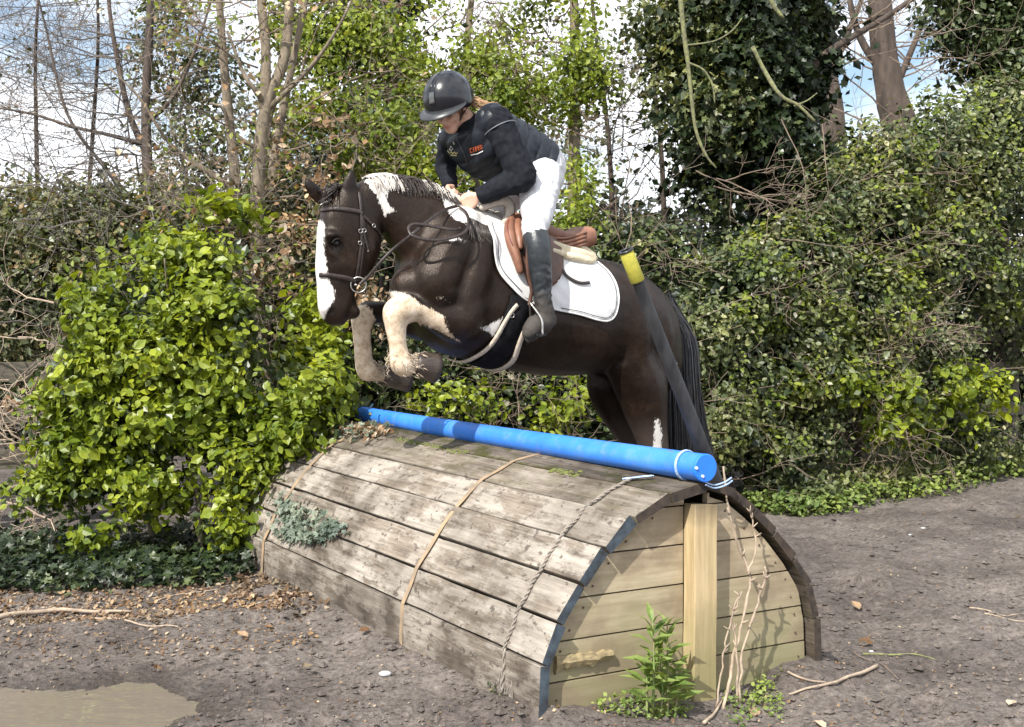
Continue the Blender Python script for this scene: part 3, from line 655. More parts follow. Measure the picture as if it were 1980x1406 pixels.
bump(nt, bs, mathn(nt, 'ADD', hair, mathn(nt, 'MULTIPLY', noise(nt, 9, 5, .65), 1.6)), .45, .006); M['coat'] = m
horse = empty('horse', HO, label='black and white horse with a white blaze jumping over the log, forelegs tucked', cat='horse')
mesh_obj('body', hbody, M['coat'], horse)
M['hoof'] = simple('hoof_horn', (.060, .042, .032), (.024, .018, .015), 25, .5, .5, .003, (1, 1, 4))
def hoof(pts, flat=.9):
    mb = MB(); A = catmull([list(hp(p[0], p[1], p[2])) + [p[3]] for p in pts], 3)
    P = [Vector(a[:3]) for a in A]; d1 = (P[-1] - P[-2]).normalized()
    mb.tube(P + [P[-1] + d1 * .002, P[-1] - d1 * .006], [a[3] for a in A] + [A[-1][3] * .9, A[-1][3] * .8], 18, True, 0, None, flat); return mb.build('hoof', M['hoof'], horse, True)
hoof([(802, 704, .20, .056), (820, 707, .20, .066), (843, 712, .20, .078)]); hoof([(740, 725, -.18, .050), (764, 729, -.18, .060), (790, 733, -.18, .070)])
hoof([(1214, 1040, .18, .052), (1206, 1052, .18, .060), (1196, 1066, .18, .068)]); hoof([(1170, 1028, -.17, .052), (1162, 1040, -.17, .06), (1152, 1054, -.17, .068)])
# shoes
m_eye = simple('dark_eye', (.004, .005, .008), None, 5, .16, 0, spec=.5)
for y in (.1, -.1):
    h_ = HB.ray_cast(hp(646, 472, y * 3), -HN if y > 0 else HN); p = h_[0] if h_[0] else hp(652, 470, y); mb = MB(); s_ = 1 if y > 0 else -1
    mb.ball(p - HN * (.0125 * s_), (.018, .018, .014), 14); mb.build('eye', m_eye, horse, True)
    mb = MB(); q = [p + HD * x - HN * (.004 * s_) * (abs(x) / .02) + HN * (.006 * s_) + Vector((0, 0, z)) for x, z in ((.026, -.002), (.014, .014), (0, .019), (-.014, .015), (-.026, .0))]
    mb.tube(spline(q, 3), .0055, 6); mb.build('eyelid', simple('eyelid_skin', (.008, .006, .005), None, 30, .7, spec=.2), horse, True)
# hair: tail, mane, forelock, feather
def strand(mb, pts, r0, r1, a=0., n=3):
    k = len(pts); mb.tube(pts, [r0 + (r1 - r0) * i / (k - 1) for i in range(k)], n, False, 0, None, 1., a)
def hair_mat(name, c1, c2, rough=.45):
    m, nt, bs = new_mat(name); a = node(nt, 'ShaderNodeAttribute', attribute_name='rnd'); nt.links.new(ramp(nt, a.outputs['Fac'], [(0, c1), (1, c2)]), bs.inputs['Base Color'])
    bs.inputs['Roughness'].default_value = rough; return m
M['black_hair'] = hair_mat('black_hair', (.006, .007, .010), (.028, .026, .028)); M['white_hair'] = hair_mat('white_hair', (.42, .37, .31), (.75, .73, .70), .65); M['dark_mane'] = hair_mat('dark_mane', (.014, .010, .009), (.045, .032, .026)); M['cream_hair'] = hair_mat('cream_hair', (.30, .23, .16), (.60, .50, .38), .7)
rr = np.random.default_rng(21); mb = MB()
for k in range(1700):
    t = rr.random(); sp = rr.normal(0, 1); yy = rr.normal(0, .035)
    # root at the dock, arching back then falling
    root = (1292 + rr.normal(0, 4), 586 + rr.normal(0, 7))
    sp = max(-2.2, min(2.0, sp)); midp = (1314 + 13 * sp + 6 * t, 640 + 8 * abs(sp)); low = (1324 + 15 * sp, 745); l2 = (1330 + 18 * sp + 4 * math.sin(k), 835); end = (1338 + 21 * sp + rr.normal(0, 6), 880 + 75 * rr.random())
    P = spline([hp(*root, yy * .5), hp(*midp, yy), hp(*low, yy * 1.6), hp(*l2, yy * 1.8), hp(*end, yy * 2)], 3)
    strand(mb, P, .0046, .0012, rr.random())
mb.build('tail', M['black_hair'], horse, True, attr='rnd')
def mane_patch(sec, mat, count, name, ln=(.05, .11), rise=.012, lift=.012):
    mb = MB()
    for k in range(count):
        t = rr.random() * (len(sec) - 1); i = int(t); f = t - i; px_ = sec[i][0] + (sec[i + 1][0] - sec[i][0]) * f + rr.normal(0, 1.5); py_ = sec[i][1] + (sec[i + 1][1] - sec[i][1]) * f
        side = 1 if rr.random() < .62 else -1
        root = hp(px_, py_ + 4, rr.normal(0, .012)); l_ = rr.uniform(*ln); P = [root]; d = Vector((0, 0, rise * 1.2)) + HN * side * .02 + HD * rr.normal(-.006, .012)
        P.append(root + d)
        q = root + HN * side * (.035 + .02 * rr.random()) - HD * (l_ * .5 * rr.random()) + Vector((0, 0, -.004)); P.append(q)
        q2 = q + HN * side * .02 + Vector((0, 0, -l_ * .8)) - HD * l_ * .35 * rr.random(); P.append(q2)
        out = []
        for p in spline(P, 2):
            loc, nn, ix, dd = HB.find_nearest(p)
            if loc is not None and ((p - loc).dot(nn) < lift * .6): p = loc + nn * lift * (.5 + .7 * rr.random())
            out.append(p)
        strand(mb, out, .0036, .0013, rr.random())
    mb.build(name, mat, horse, True, attr='rnd')
mane_patch([(752, 342), (790, 345), (820, 352), (845, 363), (862, 385)], M['dark_mane'], 420, 'mane', (.05, .12))
mane_patch([(706, 346), (730, 338), (752, 341)], M['white_hair'], 200, 'mane', (.04, .10))
mane_patch([(800, 346), (830, 355), (858, 370), (885, 385), (915, 398), (955, 412)], M['white_hair'], 420, 'mane', (.03, .07), .010, .010)
mb = MB()
for k in range(170):                                       # dark fringe hanging below the white wither
    px_ = 905 + 58 * rr.random(); py_ = 425 + (px_ - 905) * .28
    P = [hp(px_, py_, .20), hp(px_ + rr.normal(2, 4), py_ + 14, .23), hp(px_ + rr.normal(5, 5), py_ + rr.uniform(24, 42), .25)]
    P = [(lambda h: (h[0] + h[1] * .008) if h[0] is not None else p)(HB.find_nearest(p)) for p in P]
    strand(mb, P, .004, .001, rr.random())
mb.build('mane', M['dark_mane'], horse, True, attr='rnd')
mb = MB()
for k in range(150):                                       # forelock
    P = [hp(655 + rr.normal(0, 7), 362 + rr.normal(0, 3), rr.normal(0, .03)), hp(640 + rr.normal(0, 7), 366 + rr.normal(0, 4), rr.normal(0, .04)), hp(630 + rr.normal(0, 6), 388 + rr.normal(0, 6), rr.normal(0, .05))]
    strand(mb, spline(P, 2), .0040, .001, rr.random())
mb.build('forelock', M['dark_mane'], horse, True, attr='rnd')
mb = MB()
def feather(c, yh_, cnt, spread, dr, l0, l1):
    for k in range(cnt):
        an = rr.random() * 2 * math.pi; r_ = spread * (.7 + .3 * rr.random()); root = hp(*c, yh_) + Vector((math.cos(an) * r_ + rr.normal(0, .012), math.sin(an) * r_, rr.normal(0, .022)))
        d = (hp(c[0] + dr[0], c[1] + dr[1], yh_) - hp(*c, yh_)).normalized() * rr.uniform(l0, l1) + Vector(rr.normal(0, .007, 3))
        d = d * .62; strand(mb, [root, root + d * .5 + Vector((math.cos(an), math.sin(an), 0)) * .008, root + d], .0030, .0010, rr.random())
feather((784, 702), .20, 420, .050, (20, 10), .02, .045); feather((717, 716), -.18, 380, .044, (20, 16), .02, .045); feather((770, 695), .20, 120, .05, (2, 16), .02, .04)
feather((803, 704), .20, 260, .042, (20, 10), .02, .05); feather((738, 726), -.18, 120, .042, (20, 10), .02, .05)
feather((1236, 1000), .18, 100, .05, (-3, 20), .04, .08)
mb.build('feather', M['cream_hair'], horse, True, attr='rnd')

# ================================================================ tack
def snap(px, py, out=.004):
    """the point of the horse seen at this spot, lifted off the coat"""
    d = Vector(ray(px, py)).normalized(); h_ = HB.ray_cast(Vector(EYEP), d)
    return (h_[0] + h_[1] * out, h_[1]) if h_[0] is not None else (None, None)
M['tack'] = simple('dark_leather', (.038, .026, .021), (.018, .013, .012), 60, .42, .4, .001)
M['steel'] = simple('steel', (.50, .48, .45), (.3, .28, .26), 30, .35, 0, metal=1)
def ribbon(mb, P, N, width, th=.0035):
    """flat strap along P lying on surface normals N"""
    vs = []; k = len(P)
    for i in range(k):
        t = (P[min(i + 1, k - 1)] - P[max(i - 1, 0)]).normalized(); s_ = t.cross(N[i]).normalized() * width / 2; n_ = N[i] * th
        vs += [P[i] - s_, P[i] - s_ * .9 + n_, P[i] + s_ * .9 + n_, P[i] + s_]
    fs = [(i * 4 + j, i * 4 + (j + 1) % 4, (i + 1) * 4 + (j + 1) % 4, (i + 1) * 4 + j) for i in range(k - 1) for j in range(4)] + [(0, 1, 2, 3), tuple(4 * k - 4 + j for j in (3, 2, 1, 0))]
    mb.add(vs, fs)
def strap(px_pts, width, out=.003, sub=6):
    P = []; N = []
    for p in catmull([(a, b) for a, b in px_pts], sub):
        q, n_ = snap(p[0], p[1], out)
        if q is None: continue
        P.append(q); N.append(n_)
    N2 = [sum((N[max(0, min(len(N) - 1, i + d))] for d in (-2, -1, 0, 1, 2)), Vector()).normalized() for i in range(len(N))]
    P2 = [sum((P[max(0, min(len(P) - 1, i + d))] for d in (-1, 0, 1)), Vector()) / 3 if 0 < i < len(P) - 1 else P[i] for i in range(len(P))]
    mb = MB()
    if len(P2) > 1: ribbon(mb, P2, N2, width)
    return mb
bridle = empty('bridle', hp(670, 430), label='dark leather bridle with a steel loose-ring bit and looped reins on the horse', cat='bridle')
strap([(619, 408), (640, 404), (665, 405), (690, 409), (697, 411)], .022, .005).build('browband', M['tack'], bridle, True)
strap([(694, 372), (697, 395), (699, 430), (699, 465), (694, 505), (688, 540)], .018, .004).build('cheekpiece', M['tack'], bridle, True)
strap([(699, 405), (703, 440), (702, 480), (697, 520), (692, 542)], .014, .004).build('cheekpiece', M['tack'], bridle, True)
strap([(700, 415), (714, 430), (727, 443), (738, 460), (744, 466)], .016, .004).build('throatlash', M['tack'], bridle, True)
strap([(619, 532), (635, 532), (655, 535), (672, 538), (686, 543)], .024, .005).build('noseband', M['tack'], bridle, True)
strap([(700, 440), (705, 460), (712, 486)], .012, .006).build('strap_end', M['tack'], bridle, True)
def ringm(mb, c, nrm, r, th, n=20, sx=1.):
    u = nrm.orthogonal().normalized(); v = nrm.cross(u); mb.tube([c + (u * math.cos(a) * sx + v * math.sin(a)) * r for a in np.linspace(0, 2 * math.pi, n + 1)], th, 6, False)
q, n_ = snap(686, 550, .012); q = q if q else hp(693, 551, .06); q = hp(693, 551, .085)
mb = MB(); ringm(mb, q, (HN + HD * .45).normalized(), .038, .0042); mb.tube([q - HN * .0 + HD * .01, q - HN * .16 + HD * .01], .006, 6); mb.build('bit_ring', M['steel'], bridle, True)
for (x, y_) in ((703, 446), (696, 447), (721, 437), (695, 470)):
    qq, nn = snap(x, y_, .008)
    if qq: mb = MB(); ringm(mb, qq, nn, .010, .0022, 10); mb.build('buckle', M['steel'], bridle, True)
mb = MB(); qq, nn = snap(629, 390, .01); 
for k in range(9):
    a_, nn_ = snap(624 + k * 2.2, 398 - k * 1.2, .010)
    if a_: mb.ball(a_, .006, 6)
mb.build('brow_beads', M['steel'], bridle, True)
# reins: from the bit back to the hands, with the slack looping over the neck
bit = q
P = spline([bit + HN * .01, hp(712, 535, .12), hp(735, 508, .16), hp(765, 478, .20), hp(795, 455, .27), hp(812, 440, .26), hp(838, 420, .22), hp(862, 405, .17), hp(885, 398, .13)], 6)
mb = MB(); Nn = [(HN + Vector((0, 0, .3))).normalized()] * len(P); ribbon(mb, P, Nn, .016, .004)
P = spline([bit + HN * .01, hp(716, 530, .10), hp(740, 505, .14), hp(768, 480, .19), hp(796, 456, .24)], 5)
mb.build('rein', M['tack'], bridle, True)
mb = MB(); P = spline([hp(885, 398, .13), hp(900, 410, .22), hp(906, 430, .29), hp(900, 448, .33), hp(880, 458, .335), hp(850, 464, .33), hp(820, 463, .32), hp(797, 455, .30), hp(790, 442, .27), hp(798, 434, .26), hp(820, 435, .27), hp(850, 440, .29), hp(875, 444, .31), hp(890, 442, .29)], 5)
ribbon(mb, P, [(HN + Vector((0, 0, .3 + .3 * math.sin(i * .35)))).normalized() for i in range(len(P))], .017, .004); mb.build('rein', M['tack'], bridle, True)
mb = MB(); P = spline([hp(862, 352 + 18, -.05), hp(855, 385, -.10), hp(858, 400, -.12), hp(880, 402, .0)], 5); ribbon(mb, P, [HN] * len(P), .014, .004); mb.build('rein', M['tack'], bridle, True)

# saddle pad, girth, half pad, saddle
def flank(px, py, out):
    """hit the barrel sideways on, near side"""
    p0 = hp(px, py, .27); h_ = HB.ray_cast(p0 + HN * .7, -HN)
    if h_[0] is None: return None
    return h_[0] + h_[1].normalized() * out, h_[1].normalized()
m, nt, bs = new_mat('quilted_cotton'); 
tcn = node(nt, 'ShaderNodeTexCoord'); w1 = nt.nodes.new('ShaderNodeTexWave'); w1.inputs['Scale'].default_value = 9; w1.inputs['Distortion'].default_value = .2; mp_ = nt.nodes.new('ShaderNodeMapping'); mp_.inputs['Rotation'].default_value = (0, R(35), R(30)); nt.links.new(tcn.outputs['Object'], mp_.inputs[0]); nt.links.new(mp_.outputs[0], w1.inputs[0])
n = noise(nt, 9, 5, .6); nt.links.new(ramp(nt, n, [(.3, (.55, .55, .55)), (.6, (.68, .68, .68))]), bs.inputs['Base Color']); bs.inputs['Roughness'].default_value = .8
bump(nt, bs, mathn(nt, 'ADD', w1.outputs[1], mathn(nt, 'MULTIPLY', noise(nt, 6, 3), 1.5)), .35, .006); M['pad'] = m
M['piping'] = simple('white_piping', (.78, .77, .75), None, 40, .6, .1); M['black_piping'] = simple('black_piping', (.02, .02, .025), None, 40, .5, 0); M['grey_piping'] = simple('grey_piping', (.55, .52, .47), (.4, .37, .33), 60, .8, .2)
PADP = [(962, 418), (955, 450), (952, 480), (956, 508), (968, 535), (984, 556), (1004, 577), (1030, 590), (1066, 600), (1105, 608), (1145, 620), (1165, 619), (1178, 606), (1186, 580), (1187, 552), (1180, 528), (1165, 508), (1140, 494), (1110, 480), (1060, 462), (1010, 440), (985, 427)]
padroot = empty('saddle_pad', hp(1070, 520, .3), label='white quilted saddle pad with dark piping under the brown saddle', cat='saddle pad')
def patch_on_flank(poly, out, step=5.5, name='pad', mat=None, parent=None, th=.010, puff=0.):
    xs = np.arange(min(p[0] for p in poly) - 1, max(p[0] for p in poly) + step, step); ys = np.arange(min(p[1] for p in poly) - 1, max(p[1] for p in poly) + step, step)
    X, Y = np.meshgrid(xs, ys, indexing='ij'); D = poly_sd(X, Y, poly)
    # pull grid points just outside onto the outline
    ids = {}; vs = []; pa = np.array(poly)
    def near_edge(x, y):
        best = None
        for i in range(len(poly)):
            a = pa[i]; b = pa[(i + 1) % len(poly)]; e = b - a; t = np.clip(((np.array([x, y]) - a) @ e) / (e @ e), 0, 1); c_ = a + e * t; dd = np.hypot(*(c_ - (x, y)))
            if best is None or dd < best[0]: best = (dd, c_)
        return best[1]
    fs = []
    for i in range(len(xs) - 1):
        for j in range(len(ys) - 1):
            if min(D[i:i + 2, j:j + 2].ravel()) > -step * .95 and np.mean(D[i:i + 2, j:j + 2]) > -step * .35:
                f = []
                for (a, b) in ((i, j), (i + 1, j), (i + 1, j + 1), (i, j + 1)):
                    if (a, b) not in ids:
                        x, y = X[a, b], Y[a, b]
                        if D[a, b] < step * .25: x, y = near_edge(x, y)
                        h_ = flank(x, y, out + puff * min(max(D[a, b], 0) / 25, 1))
                        if h_ is None: h_ = (hp(x, y, .2), HN)
                        ids[(a, b)] = len(vs); vs.append(h_[0])
                    f.append(ids[(a, b)])
                fs.append(tuple(f))
    n_ = len(vs); mb = MB(); inner_ = []
    for v in vs: inner_.append(v - HN * th)
    mb.add(vs + inner_, fs + [tuple(i + n_ for i in reversed(f)) for f in fs])
    # rim
    from collections import Counter
    ed_ = Counter(); ori = {}
    for f in fs:
        for a, b in zip(f, f[1:] + f[:1]): ed_[frozenset((a, b))] += 1; ori[frozenset((a, b))] = (a, b)
    for e, c_ in ed_.items():
        if c_ == 1: a, b = ori[e]; mb.f.append((b, a, a + n_, b + n_)); mb.m.append(0)
    return mb.build(name, mat, parent, True)
def line_on_flank(pts, out, r, name, mat, parent, sub=5, closed=False):
    P = []
    for p in catmull(pts, sub):
        h_ = flank(p[0], p[1], out); 
        if h_: P.append(h_[0])
    P2 = [(P[max(i - 1, 0)] + P[i] + P[min(i + 1, len(P) - 1)]) / 3 for i in range(len(P))]
    mb = MB(); mb.tube(P2, r, 6); return mb.build(name, mat, parent, True)
patch_on_flank(PADP, .018, name='pad_panel', mat=M['pad'], parent=padroot, puff=.004)
rimp = PADP[:17]; line_on_flank(rimp, .018, .0055, 'piping', M['piping'], padroot)
inn = [(964, 430), (961, 455), (958, 482), (962, 507), (973, 531), (988, 551), (1002, 567)]; line_on_flank(inn, .025, .0018, 'piping', M['black_piping'], padroot)
inn = [(1070, 596), (1108, 603), (1146, 614), (1162, 613), (1173, 602), (1180, 579), (1181, 553), (1175, 531), (1161, 512)]; line_on_flank(inn, .025, .0018, 'piping', M['black_piping'], padroot)
# fleece half pad: rolls showing in front of and behind the saddle
fl = empty('fleece_half_pad', hp(1110, 490, .2), label='cream fleece half pad showing before and behind the saddle', cat='half pad')
m_fl = simple('cream_fleece', (.66, .58, .42), (.52, .44, .30), 45, .95, .8, .006); m_fl2 = simple('grey_fleece', (.46, .41, .35), (.34, .30, .26), 30, .95, .7, .006)
mb = MB(); H_ = [(930, 402), (955, 392), (976, 388), (986, 400), (984, 418), (974, 432), (968, 446)]
for yy, rr_ in ((.06, .018), (.10, .028), (.13, .024), (.02, .012)): chain(mb, [(x, y_, yy + .04 * i / 6, rr_ * (.5 + .6 * math.sin(math.pi * min(i + 1, 6) / 7))) for i, (x, y_) in enumerate(H_)])
mesh_obj('front_roll', remeshed(mb, .008, 5, .5, 'front_roll'), m_fl2, fl)
mb = MB()
chain(mb, [(1068, 472, .21, .022), (1100, 484, .23, .025), (1128, 491, .23, .025), (1146, 498, .21, .020), (1152, 500, .17, .014)]); chain(mb, [(1068, 486, .25, .020), (1105, 497, .27, .022), (1135, 505, .25, .020), (1150, 505, .22, .014)])
chain(mb, [(1085, 470, .12, .03), (1120, 483, .12, .035), (1148, 495, .11, .022)])
mesh_obj('rear_roll', remeshed(mb, .008, 5, .5, 'rear_roll'), m_fl, fl)
# saddle
sad = empty('saddle', hp(1050, 470, .1), label='brown leather jumping saddle with knee roll and stirrup beneath the rider', cat='saddle')
M['leather'] = simple('tan_leather', (.25, .115, .068), (.16, .070, .042), 14, .48, .35, .002); M['leather_d'] = simple('brown_leather', (.115, .052, .03), (.06, .028, .018), 10, .4, .35, .002)
FLAP = [(985, 418), (975, 440), (976, 470), (986, 505), (998, 535), (1010, 556), (1028, 566), (1050, 560), (1068, 548), (1080, 530), (1088, 500), (1090, 470), (1070, 455), (1030, 438), (1005, 420)]
patch_on_flank([(1004, 420), (1002, 450), (1004, 490), (1008, 530), (1014, 556), (1028, 566), (1050, 560), (1068, 548), (1080, 530), (1088, 500), (1090, 468), (1065, 455), (1030, 440)], .040, name='flap', mat=M['leather_d'], parent=sad, th=.02)
mb = MB(); chain(mb, [(992, 420, .16, .022), (985, 440, .22, .034), (988, 466, .27, .036), (998, 496, .305, .032), (1006, 525, .32, .024)], flat=.8)
chain(mb, [(1003, 420, .16, .02), (1000, 440, .22, .026), (1004, 462, .275, .022), (1006, 480, .30, .014)])
mb.build('knee_roll', M['leather'], sad, True)
mb = MB(); P = spline([hp(984, 425, .22), hp(981, 440, .262), hp(985, 460, .30), hp(992, 476, .315)], 4); mb.tube(P, .003, 5); mb.build('seam', simple('seam_red', (.20, .04, .03), None, 30, .5, 0), sad, True)
def seat_ring(t, b, w): return RING(t, b, w, .7, .0)
mb = MB(); loft(mb, [seat_ring((990, 410), (995, 436), .05), seat_ring((1005, 416), (1008, 450), .10), seat_ring((1040, 432), (1040, 470), .14), seat_ring((1080, 448), (1080, 482), .15), seat_ring((1108, 444), (1108, 484), .16), seat_ring((1122, 438), (1126, 480), .15), seat_ring((1130, 444), (1134, 474), .11)], 4)
mb.build('seat', M['leather'], sad, True)
mb = MB()
for (dy, rr_) in ((0, .007), (9, .009), (18, .010), (27, .009)):
    chain(mb, [(1066, 460 + dy * .8, .17, rr_), (1090, 461 + dy * .8, .18, rr_), (1112, 456 + dy * .8, .18, rr_), (1130, 450 + dy * .8, .16, rr_), (1138, 452 + dy * .7, .10, rr_)])
mb.build('cantle_fold', M['leather'], sad, True)
mb = MB(); P = []; N = []
for p in catmull([(1022, 470), (1020, 500), (1022, 530), (1028, 560), (1026, 575), (1024, 590)], 5): P.append(hp(p[0], p[1], .375)); N.append(HN)
ribbon(mb, P, N, .024, .004); mb.build('stirrup_leather', M['leather_d'], sad, True)
line = [(1078, 520), (1085, 535), (1098, 546), (1112, 551), (1128, 550)]
P = []; N = []
for p in catmull(line, 4):
    h_ = flank(p[0], p[1], .030); P.append(h_[0]); N.append(h_[1])
mb = MB(); ribbon(mb, P, N, .017, .004); mb.build('strap_end', M['tack'], sad, True)
# girth wraps under the belly
gir = empty('girth', hp(975, 650, .2), label='dark girth edged with pale fleece round the belly behind the elbow', cat='girth')
def wrapg(pts, width, out, name, mat):
    """pts seen on the near side, then carried under to the far side"""
    P = []; N = []
    for p in catmull(pts, 6):
        q, n_ = snap(p[0], p[1], out)
        if q is None: continue
        P.append(q); N.append(n_)
    last = P[-1]; yl = (last - HO).dot(HN)
    for k in range(1, 9):
        c_ = last - HN * (yl * 2 * k / 8); h_ = HB.ray_cast(c_ - Vector((0, 0, .5)), Vector((0, 0, 1)))
        if h_[0] is not None and h_[0].z < last.z + .12: P.append(h_[0] + h_[1] * out); N.append(h_[1])
    N2 = [sum((N[max(0, min(len(N) - 1, i + d))] for d in range(-3, 4)), Vector()).normalized() for i in range(len(N))]
    P2 = [sum((P[max(0, min(len(P) - 1, i + d))] for d in (-2, -1, 0, 1, 2)), Vector()) / 5 if 1 < i < len(P) - 2 else P[i] for i in range(len(P))]
    mb = MB(); ribbon(mb, P2, N2, width, .010); return mb.build(name, mat, gir, True)
M['girth'] = simple('black_girth', (.007, .007, .008), (.014, .014, .016), 30, .85, .5, spec=.08)
wrapg([(1008, 575), (1002, 600), (990, 628), (976, 655), (962, 680), (950, 697)], .135, .010, 'strap', M['girth'])
wrapg([(997, 590), (984, 604), (970, 628), (955, 654), (936, 674), (912, 688)], .022, .016, 'fleece_edge', simple('pale_fleece', (.58, .50, .40), (.45, .38, .30), 50, .9, .7))
wrapg([(1016, 628), (1006, 648), (999, 670), (992, 690), (978, 703)], .028, .016, 'fleece_edge', bpy.data.materials['pale_fleece'])
q, n_ = snap(987, 609, .022)
if q: mb = MB(); ringm(mb, q, n_, .012, .003, 16); mb.build('ring', M['steel'], gir, True)
# ================================================================ rider
rider = empty('person', hp(1035, 400, 0), label='woman rider in black helmet, dark padded vest and white breeches leaning forward in the stirrups', cat='person')
SL = Vector((.71, -.67, .22)).normalized()
def torso_rings(k):
    c = [(1052, 355), (1038, 330), (1008, 308), (972, 292), (940, 275), (914, 256), (904, 243), (896, 228)]
    wd = [.13, .165, .15, .16, .182, .175, .09, .054]; dp = [.11, .150, .155, .165, .150, .108, .066, .052]; o = []
    for i, (p, a, b) in enumerate(zip(c, wd, dp)):
        o.append((hp(*p, 0), a + k, b + k, HN.lerp(SL, min(max((i - 1) / 3, 0), 1)).normalized()))
    return o
def torso_loft(mb, rings, n=30, ex=.85, sub=4):
    A = catmull([list(r[0]) + [r[1], r[2]] + list(r[3]) for r in rings], sub); vs = []
    for i, a in enumerate(A):
        c = Vector(a[:3]); t = (Vector(A[min(i + 1, len(A) - 1)][:3]) - Vector(A[max(i - 1, 0)][:3])).normalized(); l_ = Vector(a[5:8]); l_ = (l_ - t * l_.dot(t) * .6).normalized(); f_ = t.cross(l_).normalized()
        for j in range(n):
            an = 2 * math.pi * j / n; ca, sa = math.cos(an), math.sin(an)
            vs.append(c + l_ * (math.copysign(abs(ca) ** ex, ca) * a[3]) + f_ * (math.copysign(abs(sa) ** ex, sa) * a[4]))
    k = len(A); fs = [(i * n + j, i * n + (j + 1) % n, (i + 1) * n + (j + 1) % n, (i + 1) * n + j) for i in range(k - 1) for j in range(n)] + [tuple(range(n - 1, -1, -1)), tuple((k - 1) * n + j for j in range(n))]
    mb.add(vs, fs)
SC = hp(914, 252, 0); SHN = SC + SL * .165; SHF = SC - SL * .165
ELN = hp(1012, 343, .27); WRN = hp(922, 381, .13); ELF = hp(862, 322, -.24); WRF = hp(872, 364, -.10)
HC = hp(866, 190, .02); HF = Vector((-.462, -.746, -.479)).normalized(); HU = Vector((-.252, -.406, .877)); HU = (HU - HF * HU.dot(HF)).normalized(); HL = HU.cross(HF).normalized()
HROT = Matrix((HL, HF, HU)).transposed()
def hd(l_, f_, u_): return HC + HL * l_ + HF * f_ + HU * u_
def limb(mb, P, r, n=16, sub=4):
    A = catmull([list(p) + [q] for p, q in zip(P, r)], sub); mb.tube([Vector(a[:3]) for a in A], [a[3] for a in A], n)
def legpts(side):
    f = lambda px, py, y: (hp(px, py, y) if side > 0 else hp(px, py, y) - HN * 2 * y)
    return dict(hip=f(1044, 342, .10), t1=f(1042, 377, .20), t2=f(1038, 415, .29), knee=f(1034, 447, .345), c1=f(1040, 480, .375), c2=f(1043, 520, .38), c3=f(1048, 560, .38), ank=f(1051, 590, .38), heel=f(1062, 619, .37), ball=f(1036, 628, .385), toe=f(1022, 645, .39))
def finger(mb, root, d, curl, ln, r, bend=(62, 78, 45)):
    ax_ = d.cross(curl).normalized(); P = [root - d * .02, root]; cur = d.copy()
    for l_, b in zip(ln, bend): cur = Matrix.Rotation(R(b), 3, ax_) @ cur; P.append(P[-1] + cur * l_)
    limb(mb, P, [r, r, r * .95, r * .85, r * .6][:len(P)], 8, 3)
def hand(mb, wr, fwd, curl, side):
    """palm with four curled fingers and a thumb closing on them"""
    fwd = fwd.normalized(); side = (side - fwd * side.dot(fwd)).normalized(); curl = (curl - fwd * curl.dot(fwd) - side * curl.dot(side)).normalized()
    for k in range(4):
        o_ = side * (.030 - .0195 * k)
        limb(mb, [wr + o_ * .45, wr + fwd * .035 + o_ * .85, wr + fwd * (.080 - .004 * abs(k - 1)) + o_], [.017, .0155, .0125], 10, 3)
        s = (1, 1.08, 1.0, .82)[k]
        finger(mb, wr + fwd * (.080 - .004 * abs(k - 1)) + o_, fwd, curl, (.040 * s, .026 * s, .020 * s), .0105 if k < 3 else .009)
    t0_ = wr + fwd * .022 + side * .026; limb(mb, [t0_ - fwd * .01 + curl * .004, t0_ + fwd * .028 + side * .014 + curl * .018, t0_ + fwd * .055 + side * .006 + curl * .036, t0_ + fwd * .068 - side * .010 + curl * .044], [.016, .014, .0115, .008], 10, 3)
B = MB(); torso_loft(B, torso_rings(-.012))
for (s, e, w_) in ((SHN, ELN, WRN), (SHF, ELF, WRF)): limb(B, [s.lerp(SC, .3), s, s.lerp(e, .5), e, e.lerp(w_, .5), w_], [.05, .048, .043, .036, .034, .024])
for sd in (1, -1):
    q = legpts(sd); limb(B, [q['hip'], q['t1'], q['t2'], q['knee'], q['c2'], q['c3'], q['ank']], [.09, .085, .068, .052, .045, .038, .032]); limb(B, [q['heel'], q['ball'], q['toe']], [.03, .03, .024])
limb(B, [hp(904, 240, 0), hp(894, 224, .01), hd(0, -.03, -.07)], [.055, .052, .055])
# head: skull, face, jaw, nose, lips, chin, ears
HC0 = HC; HC = HC - HU * .034
B.ball(hd(0, -.012, .02), (.076, .094, .10), 18, 0, HROT); B.ball(hd(0, .022, -.055), (.060, .062, .072), 16, 0, HROT); B.ball(hd(0, .045, -.112), (.036, .034, .030), 14, 0, HROT); B.ball(hd(0, .015, -.09), (.05, .055, .035), 14, 0, HROT)
for s in (-1, 1): B.ball(hd(s * .034, .062, -.055), (.026, .022, .024), 10, 0, HROT); B.ball(hd(s * .030, .074, -.018), (.026, .014, .012), 10, 0, HROT); B.ball(hd(s * .080, -.012, -.03), (.010, .020, .032), 10, 0, HROT)
limb(B, [hd(0, .080, -.018), hd(0, .094, -.042), hd(0, .106, -.058), hd(0, .084, -.068)], [.011, .011, .014, .010], 10, 3); B.ball(hd(0, .088, -.066), (.019, .012, .010), 10, 0, HROT)
B.ball(hd(0, .082, -.086), (.024, .010, .0065), 10, 0, HROT); B.ball(hd(0, .080, -.098), (.021, .010, .007), 10, 0, HROT)
HC = HC0; up = Vector((0, 0, 1))
hand(B, WRN, (WRN - ELN).normalized() + Vector((0, 0, -.25)), -HN + Vector((0, 0, -.3)), up + HD * .3)
hand(B, WRF, (WRF - ELF).normalized() * .6 + HN * .25 + Vector((0, 0, -.6)) + HD * .3, HN * .5 - HD * .5, up * .6 + HD * .5)
pb = remeshed(B, .0062, 3, .5); V = verts_of(pb)
